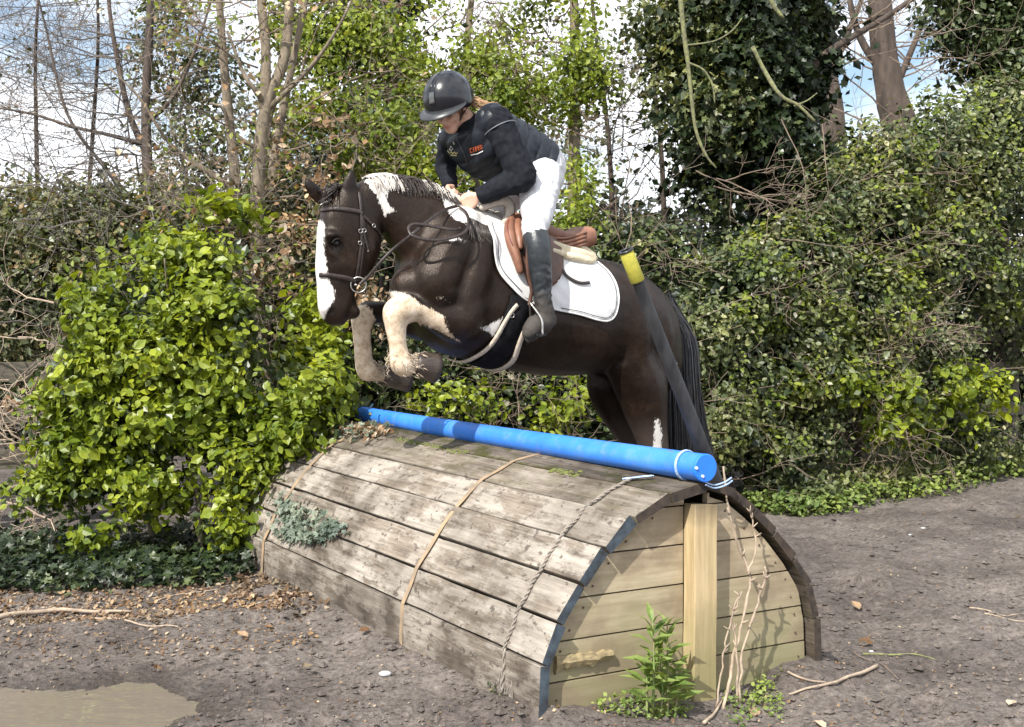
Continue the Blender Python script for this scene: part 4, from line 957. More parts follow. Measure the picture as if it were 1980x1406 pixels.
def hlocal(V): q = V - np.array(HC - HU * .034); return q @ np.array(HL), q @ np.array(HF), q @ np.array(HU)
l_, f_, u_ = hlocal(V)
for s in (-1, 1):                                            # eye sockets, mouth line
    k = np.exp(-(((l_ - s * .031) / .016) ** 2 + ((f_ - .078) / .02) ** 2 + ((u_ + .034) / .009) ** 2)); V -= np.array(HF)[None] * (k * .010)[:, None]
k = np.exp(-((l_ / .022) ** 4 + ((f_ - .088) / .02) ** 2 + ((u_ + .092) / .0035) ** 2)); V -= np.array(HF)[None] * (k * .006)[:, None]
pb.vertices.foreach_set('co', V.astype(np.float32).ravel())
a = pb.attributes.new('lips', 'FLOAT', 'POINT'); a.data.foreach_set('value', np.exp(-((l_ / .022) ** 4 + ((f_ - .088) / .018) ** 2 + ((u_ + .092) / .009) ** 2)).astype(np.float32))
br = np.zeros(len(V))
for s in (-1, 1): br = np.maximum(br, np.exp(-(((l_ - s * .032) / .016) ** 4 + ((f_ - .08) / .03) ** 4 + ((u_ + .016) / .004) ** 2))); br = np.maximum(br, np.exp(-(((l_ - s * .031) / .012) ** 4 + ((f_ - .07) / .03) ** 4 + ((u_ + .036) / .003) ** 2)))
a = pb.attributes.new('brow', 'FLOAT', 'POINT'); a.data.foreach_set('value', br.astype(np.float32))
m, nt, bs = new_mat('skin'); n = noise(nt, 25, 3)
c = ramp(nt, n, [(.35, (.56, .33, .24)), (.65, (.64, .40, .295))]); c = mix(nt, node(nt, 'ShaderNodeAttribute', attribute_name='lips').outputs['Fac'], c, (.42, .14, .12)); c = mix(nt, mathn(nt, 'MULTIPLY', node(nt, 'ShaderNodeAttribute', attribute_name='brow').outputs['Fac'], .8), c, (.12, .07, .04))
nt.links.new(c, bs.inputs['Base Color']); bs.inputs['Roughness'].default_value = .5; bs.inputs['Subsurface Weight'].default_value = .1; bs.inputs['Subsurface Scale'].default_value = .02
M['skin'] = m; mesh_obj('body', pb, m, rider)
def wrinkle(me, amp, sc, seed=0, mask=None):
    V = verts_of(me); N = np.empty(len(V) * 3, np.float32); me.vertices.foreach_get('normal', N); N = N.reshape(-1, 3)
    a = V @ np.array([1.3, .9, .4]) * sc; b = V @ np.array([-.3, .5, 1.6]) * sc
    d = vnoise(a + 50, b + 50, seed) + .5 * vnoise(a * 2.3 + 50, b * 2.3 + 50, seed + 1); d = -np.abs(d) * 1.6 + .35
    if mask is not None: d = d * mask(V)
    V = V + N * (d * amp)[:, None]; me.vertices.foreach_set('co', V.astype(np.float32).ravel()); me.update()
# shirt: sleeves and collar
B = MB(); torso_loft(B, torso_rings(-.002))
limb(B, [SHN.lerp(SC, .35), SHN, SHN.lerp(ELN, .35), SHN.lerp(ELN, .75), ELN, ELN.lerp(WRN, .4), ELN.lerp(WRN, .8), WRN.lerp(ELN, .02)], [.075, .086, .080, .074, .070, .062, .052, .042])
limb(B, [SHF.lerp(SC, .35), SHF, SHF.lerp(ELF, .5), ELF, ELF.lerp(WRF, .5), WRF.lerp(ELF, .02)], [.07, .072, .064, .058, .048, .038])
limb(B, [hp(906, 242, -.01), hp(899, 232, -.02), hp(894, 225, -.02)], [.072, .062, .058])
sm_ = remeshed(B, .009, 5, .5, 'shirt'); wrinkle(sm_, .010, 13, 3)
M['shirt'] = simple('black_jersey', (.006, .007, .011), (.012, .014, .019), 35, .85, .3, .003, spec=.2); mesh_obj('shirt', sm_, M['shirt'], rider)
# padded vest
B = MB(); R_ = torso_rings(.016); torso_loft(B, R_[1:7], 34)
B.ball(SHN.lerp(SC, .12), (.096, .094, .090), 14); B.ball(SHF.lerp(SC, .22), (.085, .085, .08), 14)
limb(B, [hp(908, 246, -.02), hp(903, 238, -.02), hp(900, 233, -.02)], [.084, .070, .066])
vm_ = remeshed(B, .009, 5, .5, 'vest')
V = verts_of(vm_); N = np.empty(len(V) * 3, np.float32); vm_.vertices.foreach_get('normal', N); N = N.reshape(-1, 3)
axd = np.array((R_[6][0] - R_[1][0]).normalized()); t_ = (V - np.array(R_[1][0])) @ axd
q_ = -np.abs(np.sin(t_ * 46 + vnoise(V[:, 0] * 6, V[:, 2] * 6, 4) * 2.2)) ** .5 * -1; V += N * ((q_ - .7) * .014)[:, None]
vm_.vertices.foreach_set('co', V.astype(np.float32).ravel()); wrinkle(vm_, .007, 9, 6)
M['vest'] = simple('navy_nylon', (.009, .012, .018), (.020, .025, .033), 12, .45, .5, .005, spec=.28); mesh_obj('vest', vm_, M['vest'], rider); VB = bvh_of(vm_)
mb = MB(); nrm_ = (ELN - SHN).normalized(); ringm(mb, SHN.lerp(ELN, .17), nrm_, .090, .0035, 28, .95); mb.build('piping', simple('vest_piping', (.16, .18, .2), None, 30, .5, 0), rider, True)
def on_vest(px, py, out=.003, tree=None):
    h_ = (tree or VB).ray_cast(Vector(EYEP), Vector(ray(px, py)).normalized()); return (h_[0] + h_[1] * out, h_[1]) if h_[0] is not None else (hp(px, py, .1), HN)
def zipline(pts, r, name, mat):
    mb = MB(); mb.tube([on_vest(*p)[0] for p in catmull(pts, 5)], r, 5); return mb.build(name, mat, rider, True)
zipline([(884, 268), (892, 285), (899, 300), (906, 318)], .0035, 'zip', simple('zip', (.05, .055, .06), None, 40, .35, 0))
mb = MB(); mb.tube([on_vest(877, 274)[0], on_vest(879, 279)[0]], .004, 5); mb.build('zip_pull', M['steel'], rider)
# small printed marks on the chest
GL = {'C': ["111", "100", "100", "100", "111"], 'I': ["010", "010", "010", "010", "010"], 'B': ["110", "101", "110", "101", "110"], 'E': ["111", "100", "111", "100", "111"], 'R': ["110", "101", "110", "101", "101"]}
mo = MB()
ux, uy = 4.9, -1.7; 
for i, ch in enumerate('CIBER'):
    for r_ in range(5):
        for c_ in range(3):
            if GL[ch][r_][c_] == '1':
                x0 = 909 + ux * (i + c_ * .27) + .25 * r_; y0 = 286.5 + uy * (i + c_ * .27) + 1.75 * r_
                q = [on_vest(x0 + a * 1.45, y0 + a * -.45 + b * 1.9, .006)[0] for a, b in ((0, 0), (1, 0), (1, 1), (0, 1))]; mo.add(q, [(0, 1, 2, 3)])
mo.build('chest_print', simple('orange_print', (.62, .13, .04), None, 30, .6, 0), rider)
mo = MB(); q = [on_vest(x, y, .006)[0] for x, y in ((911, 297.5), (923, 295.5), (935, 290.5), (935, 293), (923, 298), (911, 300))]; mo.add(q, [(0, 1, 4, 5), (1, 2, 3, 4)]); mo.build('chest_print', simple('white_print', (.75, .74, .72), None, 30, .6, 0), rider)
mo = MB(); wv = [(x, y) for x, y in ((867, 292), (871, 296), (874, 293), (877, 297), (880, 294), (883, 297), (886, 295))]
mo.tube([on_vest(*p, .005)[0] for p in wv], .0035, 4); mo.tube([on_vest(*p, .005)[0] for p in ((873, 299), (878, 300), (884, 300))], .003, 4); mo.build('chest_print', simple('gold_print', (.50, .44, .20), None, 30, .6, 0), rider)
mo = MB(); mo.tube([on_vest(*p, .005)[0] for p in ((870, 288), (873, 282), (877, 288), (873, 290), (870, 288))], .002, 4); mo.build('chest_print', bpy.data.materials['white_print'], rider)
# breeches, boots
B = MB(); rg = torso_rings(.004); torso_loft(B, rg[:3])
for sd in (1, -1):
    q = legpts(sd); limb(B, [q['hip'].lerp(hp(1058, 340, 0), .3), q['hip'], q['t1'], q['t2'], q['knee'], q['c1']], [.11, .118, .104, .082, .066, .058])
B.ball(hp(1054, 342, .06), (.105, .105, .11), 14); B.ball(hp(1054, 342, -.06), (.105, .105, .11), 14)
bm_ = remeshed(B, .009, 5, .5, 'breeches'); wrinkle(bm_, .011, 10, 12)
mesh_obj('breeches', bm_, simple('white_breeches', (.64, .64, .66), (.56, .56, .575), 12, .75, .15, .003), rider)
m, nt, bs = new_mat('boot_leather'); tcn = node(nt, 'ShaderNodeTexCoord'); sz = node(nt, 'ShaderNodeSeparateXYZ'); nt.links.new(tcn.outputs['Object'], sz.inputs[0])
n = noise(nt, 16, 6, .65); n2 = noise(nt, 30, 4); c = ramp(nt, n2, [(.3, (.012, .015, .018)), (.7, (.030, .036, .042))])
dirt = ramp(nt, mathn(nt, 'ADD', sz.outputs[2], mathn(nt, 'MULTIPLY', n, .16)), [(0, (1, 1, 1)), (1, (0, 0, 0))]); dirt = ramp(nt, mathn(nt, 'ADD', sz.outputs[2], mathn(nt, 'MULTIPLY', n, .2)), [(0, (1, 1, 1)), (1, (1, 1, 1))])
M['boot'] = m; zA = hp(1051, 575, .38).z
lo_ = mathn(nt, 'MULTIPLY', mathn(nt, 'SUBTRACT', zA + .03, mathn(nt, 'SUBTRACT', sz.outputs[2], mathn(nt, 'MULTIPLY', mathn(nt, 'SUBTRACT', n, .5), .25))), 14., True)
c = mix(nt, mathn(nt, 'MULTIPLY', lo_, .75), c, (.055, .044, .035)); nt.links.new(c, bs.inputs['Base Color']); nt.links.new(ramp(nt, lo_, [(0, (.36, .36, .36)), (1, (.8, .8, .8))]), bs.inputs['Roughness']); bump(nt, bs, n, .35, .006)
for sd in (1, -1):
    B = MB(); q = legpts(sd)
    limb(B, [q['knee'].lerp(q['c1'], .15), q['c1'], q['c2'], q['c3'], q['ank'], q['ank'].lerp(q['heel'], .6)], [.068, .068, .062, .052, .045, .043]); limb(B, [q['ank'], q['heel'].lerp(q['ball'], .3), q['ball'], q['toe']], [.046, .050, .052, .042]); B.ball(q['heel'], (.042, .042, .042), 10)
    limb(B, [q['ball'], q['toe']], [.053, .043]); B.ball(q['toe'], (.036, .036, .032), 10)
    k_ = q['knee']; B.ball(k_.lerp(q['c1'], .05) - HD * .03 + HN * .01, (.032, .032, .04), 10)
    me = remeshed(B, .008, 3, .5, 'boot'); za = q['c2'].z
    wrinkle(me, .011, 17, 20, lambda V: np.exp(-((V[:, 2] - (za - .10)) / .13) ** 2)); ob = mesh_obj('boot', me, m, rider)
    mb = MB(); s0 = [q['heel'] - HD * .034, q['heel'].lerp(q['ball'], .5) - Vector((0, 0, .040)), q['ball'] - Vector((0, 0, .042)), q['toe'] - Vector((0, 0, .034)) + HD * .015]; mb.tube(spline(s0, 4), [.022] * 2 + [.030] * 9 + [.022] * 2, 10, True, 0, None, .35); mb.build('sole', simple('rubber_sole', (.02, .017, .015), (.06, .05, .04), 30, .8), ob, True)
mb = MB(); q = legpts(1); c0 = q['ball']; t_ = c0 + Vector((0, 0, .075)) + HD * .0; fw_ = HD
P = spline([hp(1024, 584, .385), c0 + HN * .052 + Vector((0, 0, .03)), c0 + HN * .062 - Vector((0, 0, .03)), c0 + HN * .055 - Vector((0, 0, .052)), c0 - HN * .055 - Vector((0, 0, .052)), c0 - HN * .062 - Vector((0, 0, .03)), c0 - HN * .052 + Vector((0, 0, .03)), hp(1024, 584, .375)], 4)
mb.tube(P, .0062, 8); so_ = mb.build('stirrup_iron', M['steel'], sad, True)
mb = MB(); mb.box(c0 - Vector((0, 0, .050)), (.06, .105, .012), Matrix.Rotation(YAW, 3, 'Z')); mb.build('stirrup_tread', M['black_hair'], sad)
# helmet
hel = []
mb = MB(); n1_, n2_ = 22, 44; vs = []
for i in range(n1_ + 1):
    th = R(106) * i / n1_
    for j in range(n2_):
        ph = 2 * math.pi * j / n2_; cf = math.cos(ph); fr = max(cf, 0)
        dp_ = math.cos(th); s_ = math.sin(th)
        vs.append(hd(math.sin(ph) * s_ * .122, (cf * s_) * (.148) - .004, dp_ * .134 + .004 - (.02 * (1 - fr) * (th > R(85)) * (th - R(85)) / R(21))))
fs = [(i * n2_ + j, (i + 1) * n2_ + j, (i + 1) * n2_ + (j + 1) % n2_, i * n2_ + (j + 1) % n2_) for i in range(n1_) for j in range(n2_)]
mb.add(vs, fs); vi = [HC + (v - HC) * .93 for v in vs[-n2_:]]; b0 = len(mb.v); mb.add(vi, []); mb.f += [((n1_ * n2_) + j, b0 + j, b0 + (j + 1) % n2_, n1_ * n2_ + (j + 1) % n2_) for j in range(n2_)]; mb.m += [0] * n2_
M['helmet'] = simple('matt_black_shell', (.006, .007, .010), (.009, .010, .013), 60, .24, .08, .001, spec=.6)
hm = mb.build('helmet', M['helmet'], rider, True)
mb = MB(); vs = []; K = 30
for k in range(K + 1):
    ph = R(-78 + 156 * k / K); e = math.cos(ph * 90 / 78 * .98) ** .7; r0 = Vector((math.sin(ph) * .121, math.cos(ph) * .146 - .004, -.022)); dr = Vector((math.sin(ph) * .5, math.cos(ph), 0)).normalized()
    for (a_, z_) in ((-.004, .006), (.030 * e, -.004 * e), (.060 * e, -.020 * e), (.060 * e, -.026 * e), (.03 * e, -.011), (-.006, -.006)):
        p = r0 + dr * a_; vs.append(hd(p.x, p.y, p.z + z_))
fs = [(k * 6 + j, k * 6 + (j + 1) % 6, (k + 1) * 6 + (j + 1) % 6, (k + 1) * 6 + j) for k in range(K) for j in range(6)]
mb.add(vs, fs); mb.build('peak', simple('grey_peak', (.035, .038, .042), None, 60, .38, .05, .001), hm, True)
def hsurf(az, el, out=.002):
    az, el = R(az), R(el); return hd(math.sin(az) * math.cos(el) * (.122 + out), math.cos(az) * math.cos(el) * (.148 + out) - .004, math.sin(el) * (.134 + out) + .004)
mb = MB()
for s in (-1, 1): mb.tube([hsurf(s * (9 + .0 * k), 14 + 7 * k, .001) for k in range(12)], .0016, 5)
mb.build('seam', simple('gloss_seam', (.01, .01, .012), None, 30, .15, 0), hm, True)
mb = MB(); g = [[hsurf(a_, e_, .004) for a_ in (-7.5 + (e_ - 12) * -.02, 0, 7.5)] for e_ in (12, 22, 32)]; vs = [p for r in g for p in r]; mb.add(vs, [(0, 1, 4, 3), (1, 2, 5, 4), (3, 4, 7, 6), (4, 5, 8, 7)]); mb.build('badge', simple('grey_badge', (.10, .105, .11), None, 40, .3, .1), hm)
mb = MB(); mb.tube([hsurf(a_, 10.5, .005) for a_ in (-7, 0, 7)], .0026, 5); mb.build('badge_bar', M['steel'], hm)
mb = MB()
for s in (-1, 1): P = spline([hd(s * .100, .05, -.02), hd(s * .082, .028, -.07), hd(s * .052, .030, -.115), hd(0, .045, -.140)], 4); mb.tube(P, .0045, 5); mb.tube(spline([hd(s * .098, -.05, -.02), hd(s * .088, -.01, -.065), hd(s * .07, .02, -.09)], 4), .0045, 5)
mb.build('chin_strap', M['tack'], hm, True)
# hair
mb = MB(); M['blonde'] = hair_mat('blonde_hair', (.30, .16, .075), (.62, .42, .24), .45)
for k in range(260):
    r0 = hd(rr.normal(.015, .035), -.10 + rr.normal(0, .01), -.045 + rr.normal(0, .015)); mid2 = hp(925 + rr.normal(0, 3), 200 + rr.normal(0, 4), .03 + rr.normal(0, .02)); e_ = hp(948 + rr.normal(3, 7), 208 + rr.normal(0, 5), rr.normal(.03, .03)); strand(mb, spline([r0, mid2, e_], 3), .003, .001, rr.random())
for s in (-1, 1):
    for k in range(60): r0 = hd(s * (.072 + .004 * rr.random()), rr.uniform(-.03, .045), -.02); strand(mb, [r0, hd(s * (.072), rr.uniform(-.03, .035), -.055), hd(s * .068, rr.uniform(-.04, .02), -.085 - .03 * rr.random())], .0028, .001, rr.random())
mb.build('hair', M['blonde'], rider, True, attr='rnd')
# ================================================================ vegetation
def unit(a): return a / (np.linalg.norm(a, axis=-1, keepdims=True) + 1e-9)
T_OVAL = (np.array([(0, 0, 0), (-.30, .30, .05), (-.31, .62, .05), (0, 1, -.03), (.31, .62, .05), (.30, .30, .05), (0, .5, -.04)]), [(0, 6, 2, 1), (6, 3, 2), (0, 5, 4, 6), (6, 4, 3)])
T_DIA = (np.array([(0, 0, 0), (-.36, .5, .08), (0, 1, 0), (.36, .5, .08)]), [(0, 2, 1), (0, 3, 2)])
T_IVY = (np.array([(0, 0, 0), (-.42, .05, .06), (-.30, .38, .04), (-.52, .62, .02), (-.16, .66, .02), (0, 1, -.05), (.16, .66, .02), (.52, .62, .02), (.30, .38, .04), (.42, .05, .06), (0, .4, -.03)]),
         [(0, 10, 2, 1), (10, 4, 3, 2), (10, 6, 5, 4), (10, 8, 7, 6), (0, 9, 8, 10)])
T_LANCE = (np.array([(0, 0, 0), (-.10, .25, .04), (-.12, .55, .06), (0, 1, -.12), (.12, .55, .06), (.10, .25, .04), (0, .25, 0), (0, .55, .02)]), [(0, 6, 1), (0, 5, 6), (6, 7, 2, 1), (6, 5, 4, 7), (7, 3, 2), (7, 4, 3)])
def frames(N, rg, droop=.35):
    """tip direction for leaves with normals N"""
    t = rg.normal(size=N.shape); t[:, 2] -= droop; t = unit(t - N * (t * N).sum(1, keepdims=True)); return t
def leaf_mesh(name, P, N, T, S, tmpl, rg):
    tv, tf = tmpl; k = len(tv); X = np.cross(T, N); n = len(P)
    wd = rg.uniform(.8, 1.15, n)
    V = P[:, None] + S[:, None, None] * (tv[None, :, 0:1] * wd[:, None, None] * X[:, None] + tv[None, :, 1:2] * T[:, None] + tv[None, :, 2:3] * N[:, None])
    base = (np.arange(n) * k)[:, None]; fl = np.array([i for f in tf for i in f]); ct = np.array([len(f) for f in tf])
    me = np_mesh(name, V.reshape(-1, 3), (base + fl[None]).ravel(), np.tile(ct, n))
    a = me.attributes.new('rnd', 'FLOAT', 'POINT'); a.data.foreach_set('value', np.repeat(rg.random(n), k).astype(np.float32)); return me
def blob_pts(blobs, n, rg, lo=.62, hi=1.05, back=.45):
    """clump centres near the surface of ellipsoids (px, py, rx, ry, depth, rdepth)"""
    B_ = np.array([(*at(b[0], b[1], b[4]), b[2] * b[4] / F_PX, b[5], b[3] * b[4] / F_PX) for b in blobs]); wgt = np.array([b[2] * b[3] for b in blobs], float); wgt /= wgt.sum()
    i = rg.choice(len(B_), n * 3, p=wgt); d = unit(rg.normal(size=(n * 3, 3))); ok = d[:, 1] < back; i = i[ok][:n]; d = d[ok][:n]
    r = rg.uniform(lo, hi, len(i))[:, None]; c = B_[i, :3] + d * r * B_[i, 3:6]; return c, unit(d / B_[i, 3:6])
def foliage(blobs, clumps, per, cr, size, rg, up=.5, rand=.6, lo=.62, hi=1.05, back=.45, toward=.0, flat=.7, cull=-.16):
    c, o = blob_pts(blobs, int(clumps * 1.15), rg, lo, hi, back); g_ = vnoise(c[:, 0] * 3.1 + 40, c[:, 2] * 3.1 + c[:, 1] * 1.3 + 40, 77) + .5 * vnoise(c[:, 0] * 7 + 40, c[:, 2] * 7 + c[:, 1] * 2 + 40, 78); ok_ = g_ > cull; c, o = c[ok_], o[ok_]; m_ = rg.poisson(per, len(c)) + 1; idx = np.repeat(np.arange(len(c)), m_); n = len(idx)
    P = c[idx] + rg.normal(size=(n, 3)) * cr * np.array([1, 1, flat])
    N = unit(o[idx] * .7 + np.array([-.10, -toward, up]) + rg.normal(size=(n, 3)) * rand); S = size * rg.uniform(.6, 1.3, n) * np.repeat(rg.uniform(.8, 1.2, len(c)), m_)
    return P, N, S
def put_leaves(name, data, tmpl, mat, parent, rg, droop=.35, kind='stuff', keep=None):
    P, N, S = data; T = frames(N, rg, droop)
    if keep is not None: P, N, T, S = P[keep], N[keep], T[keep], S[keep]
    z0 = P[:, 2] > .0; P, N, T, S = P[z0], N[z0], T[z0], S[z0]
    return mesh_obj(name, leaf_mesh(name, P, N, T, S, tmpl, rg), mat, parent, kind=kind)
def leaf_part_meshes(tmpl, mat, k=3):
    o = []
    for i in range(k):
        V = tmpl[0].copy(); V[:, 2] += (.05 * i) * (V[:, 1] - .4) ** 2; V[:, 0] *= 1 + .08 * i
        me = np_mesh('leaf', V, [a for f in tmpl[1] for a in f], [len(f) for f in tmpl[1]]); me.materials.append(mat); o.append(me)
    return o
def leaf_parts(P, N, T, S, meshes, parent, name='leaf'):
    pw = parent_world(parent).inverted()
    for i in range(len(P)):
        t, n_ = Vector(T[i]), Vector(N[i]); x = t.cross(n_); M_ = Matrix((x * S[i], t * S[i], n_ * S[i])).transposed().to_4x4(); M_.translation = Vector(P[i])
        o = bpy.data.objects.new(name, meshes[i % len(meshes)]); COL.objects.link(o); o.parent = parent; o.matrix_parent_inverse = pw; o.matrix_world = M_; o.matrix_basis = M_
def grow(mb, p, d, L_, r, lv, rg, kids=4, up=.12, wig=.18, n=5, spread=.75, shrink=.55, tips=None, sag=0.):
    P = [Vector(p)]; dd = Vector(d).normalized(); seg = 6 if lv > 0 else 4
    for k in range(seg):
        dd = (dd + Vector(rg.normal(0, wig, 3)) + Vector((0, 0, up - sag))).normalized(); P.append(P[-1] + dd * (L_ / seg))
    mb.tube(P, [max(r * (1 - .75 * k / seg), .0016) for k in range(seg + 1)], max(3, n), False)
    if tips is not None and lv <= 1: tips.extend(P[2:])
    if lv > 0:
        for k in range(kids):
            t = rg.uniform(.25, 1.0) * seg; i = min(int(t), seg - 1); q = P[i].lerp(P[i + 1], t - i); ax_ = (P[i + 1] - P[i]).normalized()
            s_ = ax_.orthogonal().normalized(); s_ = Matrix.Rotation(rg.uniform(0, 6.28), 3, ax_) @ s_
            grow(mb, q, ax_ * (1 - spread * .6) + s_ * spread, L_ * shrink * rg.uniform(.6, 1.2), r * .5 * (1 - .5 * t / seg), lv - 1, rg, kids, up, wig, n - 1, spread, shrink, tips, sag)
def trunk_mesh(pts, name, mat, parent, n=12, k=5, wob=.04):
    """pts (px, py, depth, width in px)"""
    A = catmull([list(at(p[0], p[1], p[2])) + [p[3] * p[2] / F_PX / 2] for p in pts], k); mb = MB()
    P = [Vector(a[:3]) for a in A]; mb.tube(P, [a[3] * (1 + wob * random.uniform(-1, 1)) for a in A], n); return mb.build(name, mat, parent, True)
def gpt(px, py):
    p = on_ground(px, py); return Vector((p.x, p.y, float(gh(p.x, p.y))))

# ---- woodland far behind: closes the view above the ground
rg = np.random.default_rng(100)
bb = []
for k in range(34):
    px = -500 + 3000 * k / 33; top = 470 if px > 1100 and px < 1420 else (430 if px < 300 else (330 if px < 420 else (150 if px < 1110 else 260))); bb.append((px, (top + 900) / 2, 120, (900 - top) / 2, 19 + 2 * math.sin(k * 2.1), 1.6))
put_leaves('distant_woodland', foliage(bb, 10500, 7, .28, .10, rg, .4, .8), T_DIA, M['leaf_olive'], None, rg); o = bpy.data.objects['distant_woodland']
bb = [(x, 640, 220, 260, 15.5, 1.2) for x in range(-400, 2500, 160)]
o = put_leaves('dark_undergrowth', foliage(bb, 9000, 6, .28, .125, rg, .3, .8), T_DIA, M['leaf_dark'], None, rg)  # dark-leaved layer that closes gaps behind the hedge and thicket

def simple_tree(name, label, cat, base, stems, twigs=(), crown=None, group=None, bark='bark_tan', twmat='twig'):
    """stems: list of point lists (px, py, depth, width); twigs: (px, py, depth, dir, length, r, levels, kids)"""
    r = empty(name, base, label=label, cat=cat, group=group)
    for i, s in enumerate(stems): trunk_mesh(s, 'trunk' if i == 0 else 'limb', M[bark], r)
    return r
def twiglets(r, specs, mat, rg, name='twigs', **k):
    mb = MB(); tips = []
    for (px, py, Y, d, L_, rr_, lv, kids) in specs: grow(mb, at(px, py, Y), d, L_, rr_, lv, rg, kids, tips=tips, **k)
    mesh_obj(name, mb.mesh(name), M[mat], r, kind='stuff'); return tips
def leaves_at(r, tips, n, size, mat, rg, name='leaves', jit=.05, tmpl=T_DIA, up=.6, rand=.6, droop=.4):
    tp = np.array([tuple(t) for t in tips]); i = rg.integers(0, len(tp), n); P = tp[i] + rg.normal(size=(n, 3)) * jit; N = unit(np.array([-.1, -.2, up]) + rg.normal(size=(n, 3)) * rand)
    return put_leaves(name, (P, N, size * rg.uniform(.6, 1.3, n)), tmpl, M[mat], r, rg, droop)

# ---- hazel with several stems, left of the rider
rg = np.random.default_rng(101)
hz = simple_tree('hazel_tree', 'multi-stemmed bare hazel tree with pale olive stems behind the horse head', 'tree', at(500, 1000, 9.7),
    [[(512, 900, 9.7, 30), (505, 600, 9.7, 30), (497, 420, 9.7, 28), (503, 300, 9.7, 26), (515, 205, 9.7, 24), (550, 110, 9.75, 20), (562, -20, 9.8, 18), (575, -160, 9.8, 14)],
     [(512, 215, 9.7, 22), (514, 100, 9.7, 19), (505, 0, 9.7, 17), (500, -140, 9.7, 12)],
     [(470, 900, 9.9, 26), (462, 600, 9.9, 25), (462, 430, 9.9, 23), (450, 300, 9.9, 20), (438, 180, 9.9, 18), (428, 60, 9.9, 15), (415, -140, 9.9, 10)],
     [(535, 900, 10.1, 20), (532, 500, 10.1, 20), (528, 330, 10.1, 19), (560, 150, 10.1, 14), (600, -40, 10.1, 10)],
     [(512, 200, 9.7, 14), (490, 170, 9.6, 10), (470, 140, 9.6, 7), (440, 60, 9.6, 5)], [(500, 290, 9.7, 10), (450, 255, 9.6, 8), (432, 210, 9.5, 6), (405, 200, 9.5, 4)],
     [(470, 380, 9.9, 12), (400, 330, 9.8, 9), (330, 280, 9.7, 7), (270, 190, 9.6, 5), (210, 130, 9.6, 3)], [(520, 210, 9.7, 12), (600, 130, 9.6, 8), (650, 60, 9.5, 6), (690, -20, 9.5, 4)]])
sp = []
for k in range(44):
    x = rg.uniform(400, 600); y = rg.uniform(-20, 640); sp.append((x, y, 9.8, (rg.normal(0, 1), rg.normal(-.2, .4), rg.uniform(-.3, .6)), rg.uniform(.5, 1.2), .008, 2, 4))
tips = twiglets(hz, sp, 'twig', rg, wig=.2, up=.03)
leaves_at(hz, tips, 500, .055, 'leaf_dead', rg, jit=.04); leaves_at(hz, [t for t in tips if rg.random() < .5], 700, .045, 'leaf_spring', rg, jit=.06)
# ---- reddish slender tree at x 285
rg = np.random.default_rng(102)
rt = simple_tree('ash_sapling', 'slender reddish-brown young tree rising against the sky beside the hazel', 'tree', at(285, 1000, 10.4),
    [[(290, 900, 10.4, 22), (288, 500, 10.4, 22), (285, 330, 10.4, 21), (282, 200, 10.4, 18), (288, 90, 10.4, 16), (294, -60, 10.4, 13)],
     [(284, 300, 10.4, 14), (250, 220, 10.4, 12), (228, 120, 10.4, 10), (212, 20, 10.4, 8), (205, -100, 10.4, 6)], [(280, 280, 10.4, 11), (215, 262, 10.3, 8), (140, 245, 10.2, 6), (60, 220, 10.2, 5), (-30, 205, 10.2, 3)],
     [(286, 420, 10.4, 10), (200, 320, 10.3, 7), (130, 220, 10.2, 6), (90, 60, 10.2, 4), (60, -60, 10.2, 3)], [(283, 240, 10.4, 9), (340, 180, 10.3, 7), (390, 60, 10.3, 5), (420, -50, 10.3, 3)]], bark='bark_red')
mb = MB()
for k in range(46): grow(mb, at(rg.uniform(-40, 420), rg.uniform(-40, 400), rg.uniform(10.2, 12)), (rg.normal(-.3, 1), rg.normal(0, .3), rg.uniform(-.2, .9)), rg.uniform(.5, 1.1), .0042, 2, rg, 4, .0, .14)
mesh_obj('twigs', mb.mesh('twigs'), M['twig'], rt, kind='stuff')
sp = [(rg.uniform(205, 300), rg.uniform(-40, 420), 10.4, (rg.normal(-.5, .8), rg.normal(0, .3), rg.uniform(-.1, .6)), rg.uniform(.6, 1.4), .008, 2, 4) for k in range(34)]
twiglets(rt, sp, 'twig_grey', rg, wig=.16, up=.02)
# ---- thin arching stems over the open sky
rg = np.random.default_rng(103)
for i, (bx, lab) in enumerate(((-60, 'thin bare sapling at the edge of the view, twigs reaching across the sky'), (70, 'bare arching sapling against the white sky above the dark thicket'), (160, 'fine-twigged bare sapling between the open sky and the reddish young tree'))):
    r = simple_tree('bare_sapling', lab, 'tree', at(bx, 1000, 11 + i * .5), [[(bx, 900, 11 + i * .5, 9), (bx + 5, 500, 11 + i * .5, 9), (bx + 20 * (i - 1), 250, 11 + i * .5, 8), (bx + 30 * (i - 1), 60, 11, 6), (bx + 20, -150, 11, 4)]], bark='bark_dark')
    sp = [(bx + rg.normal(0, 30), rg.uniform(-60, 420), 11 + i * .5, (rg.normal(-.2 + .3 * (1 - i), 1), rg.normal(0, .3), rg.uniform(-.35, .5)), rg.uniform(.7, 1.5), .0050, 2, 4) for k in range(30)]
    tips = twiglets(r, sp, 'twig_grey', rg, wig=.13, up=.0); leaves_at(r, tips, 160, .05, 'leaf_olive', rg)
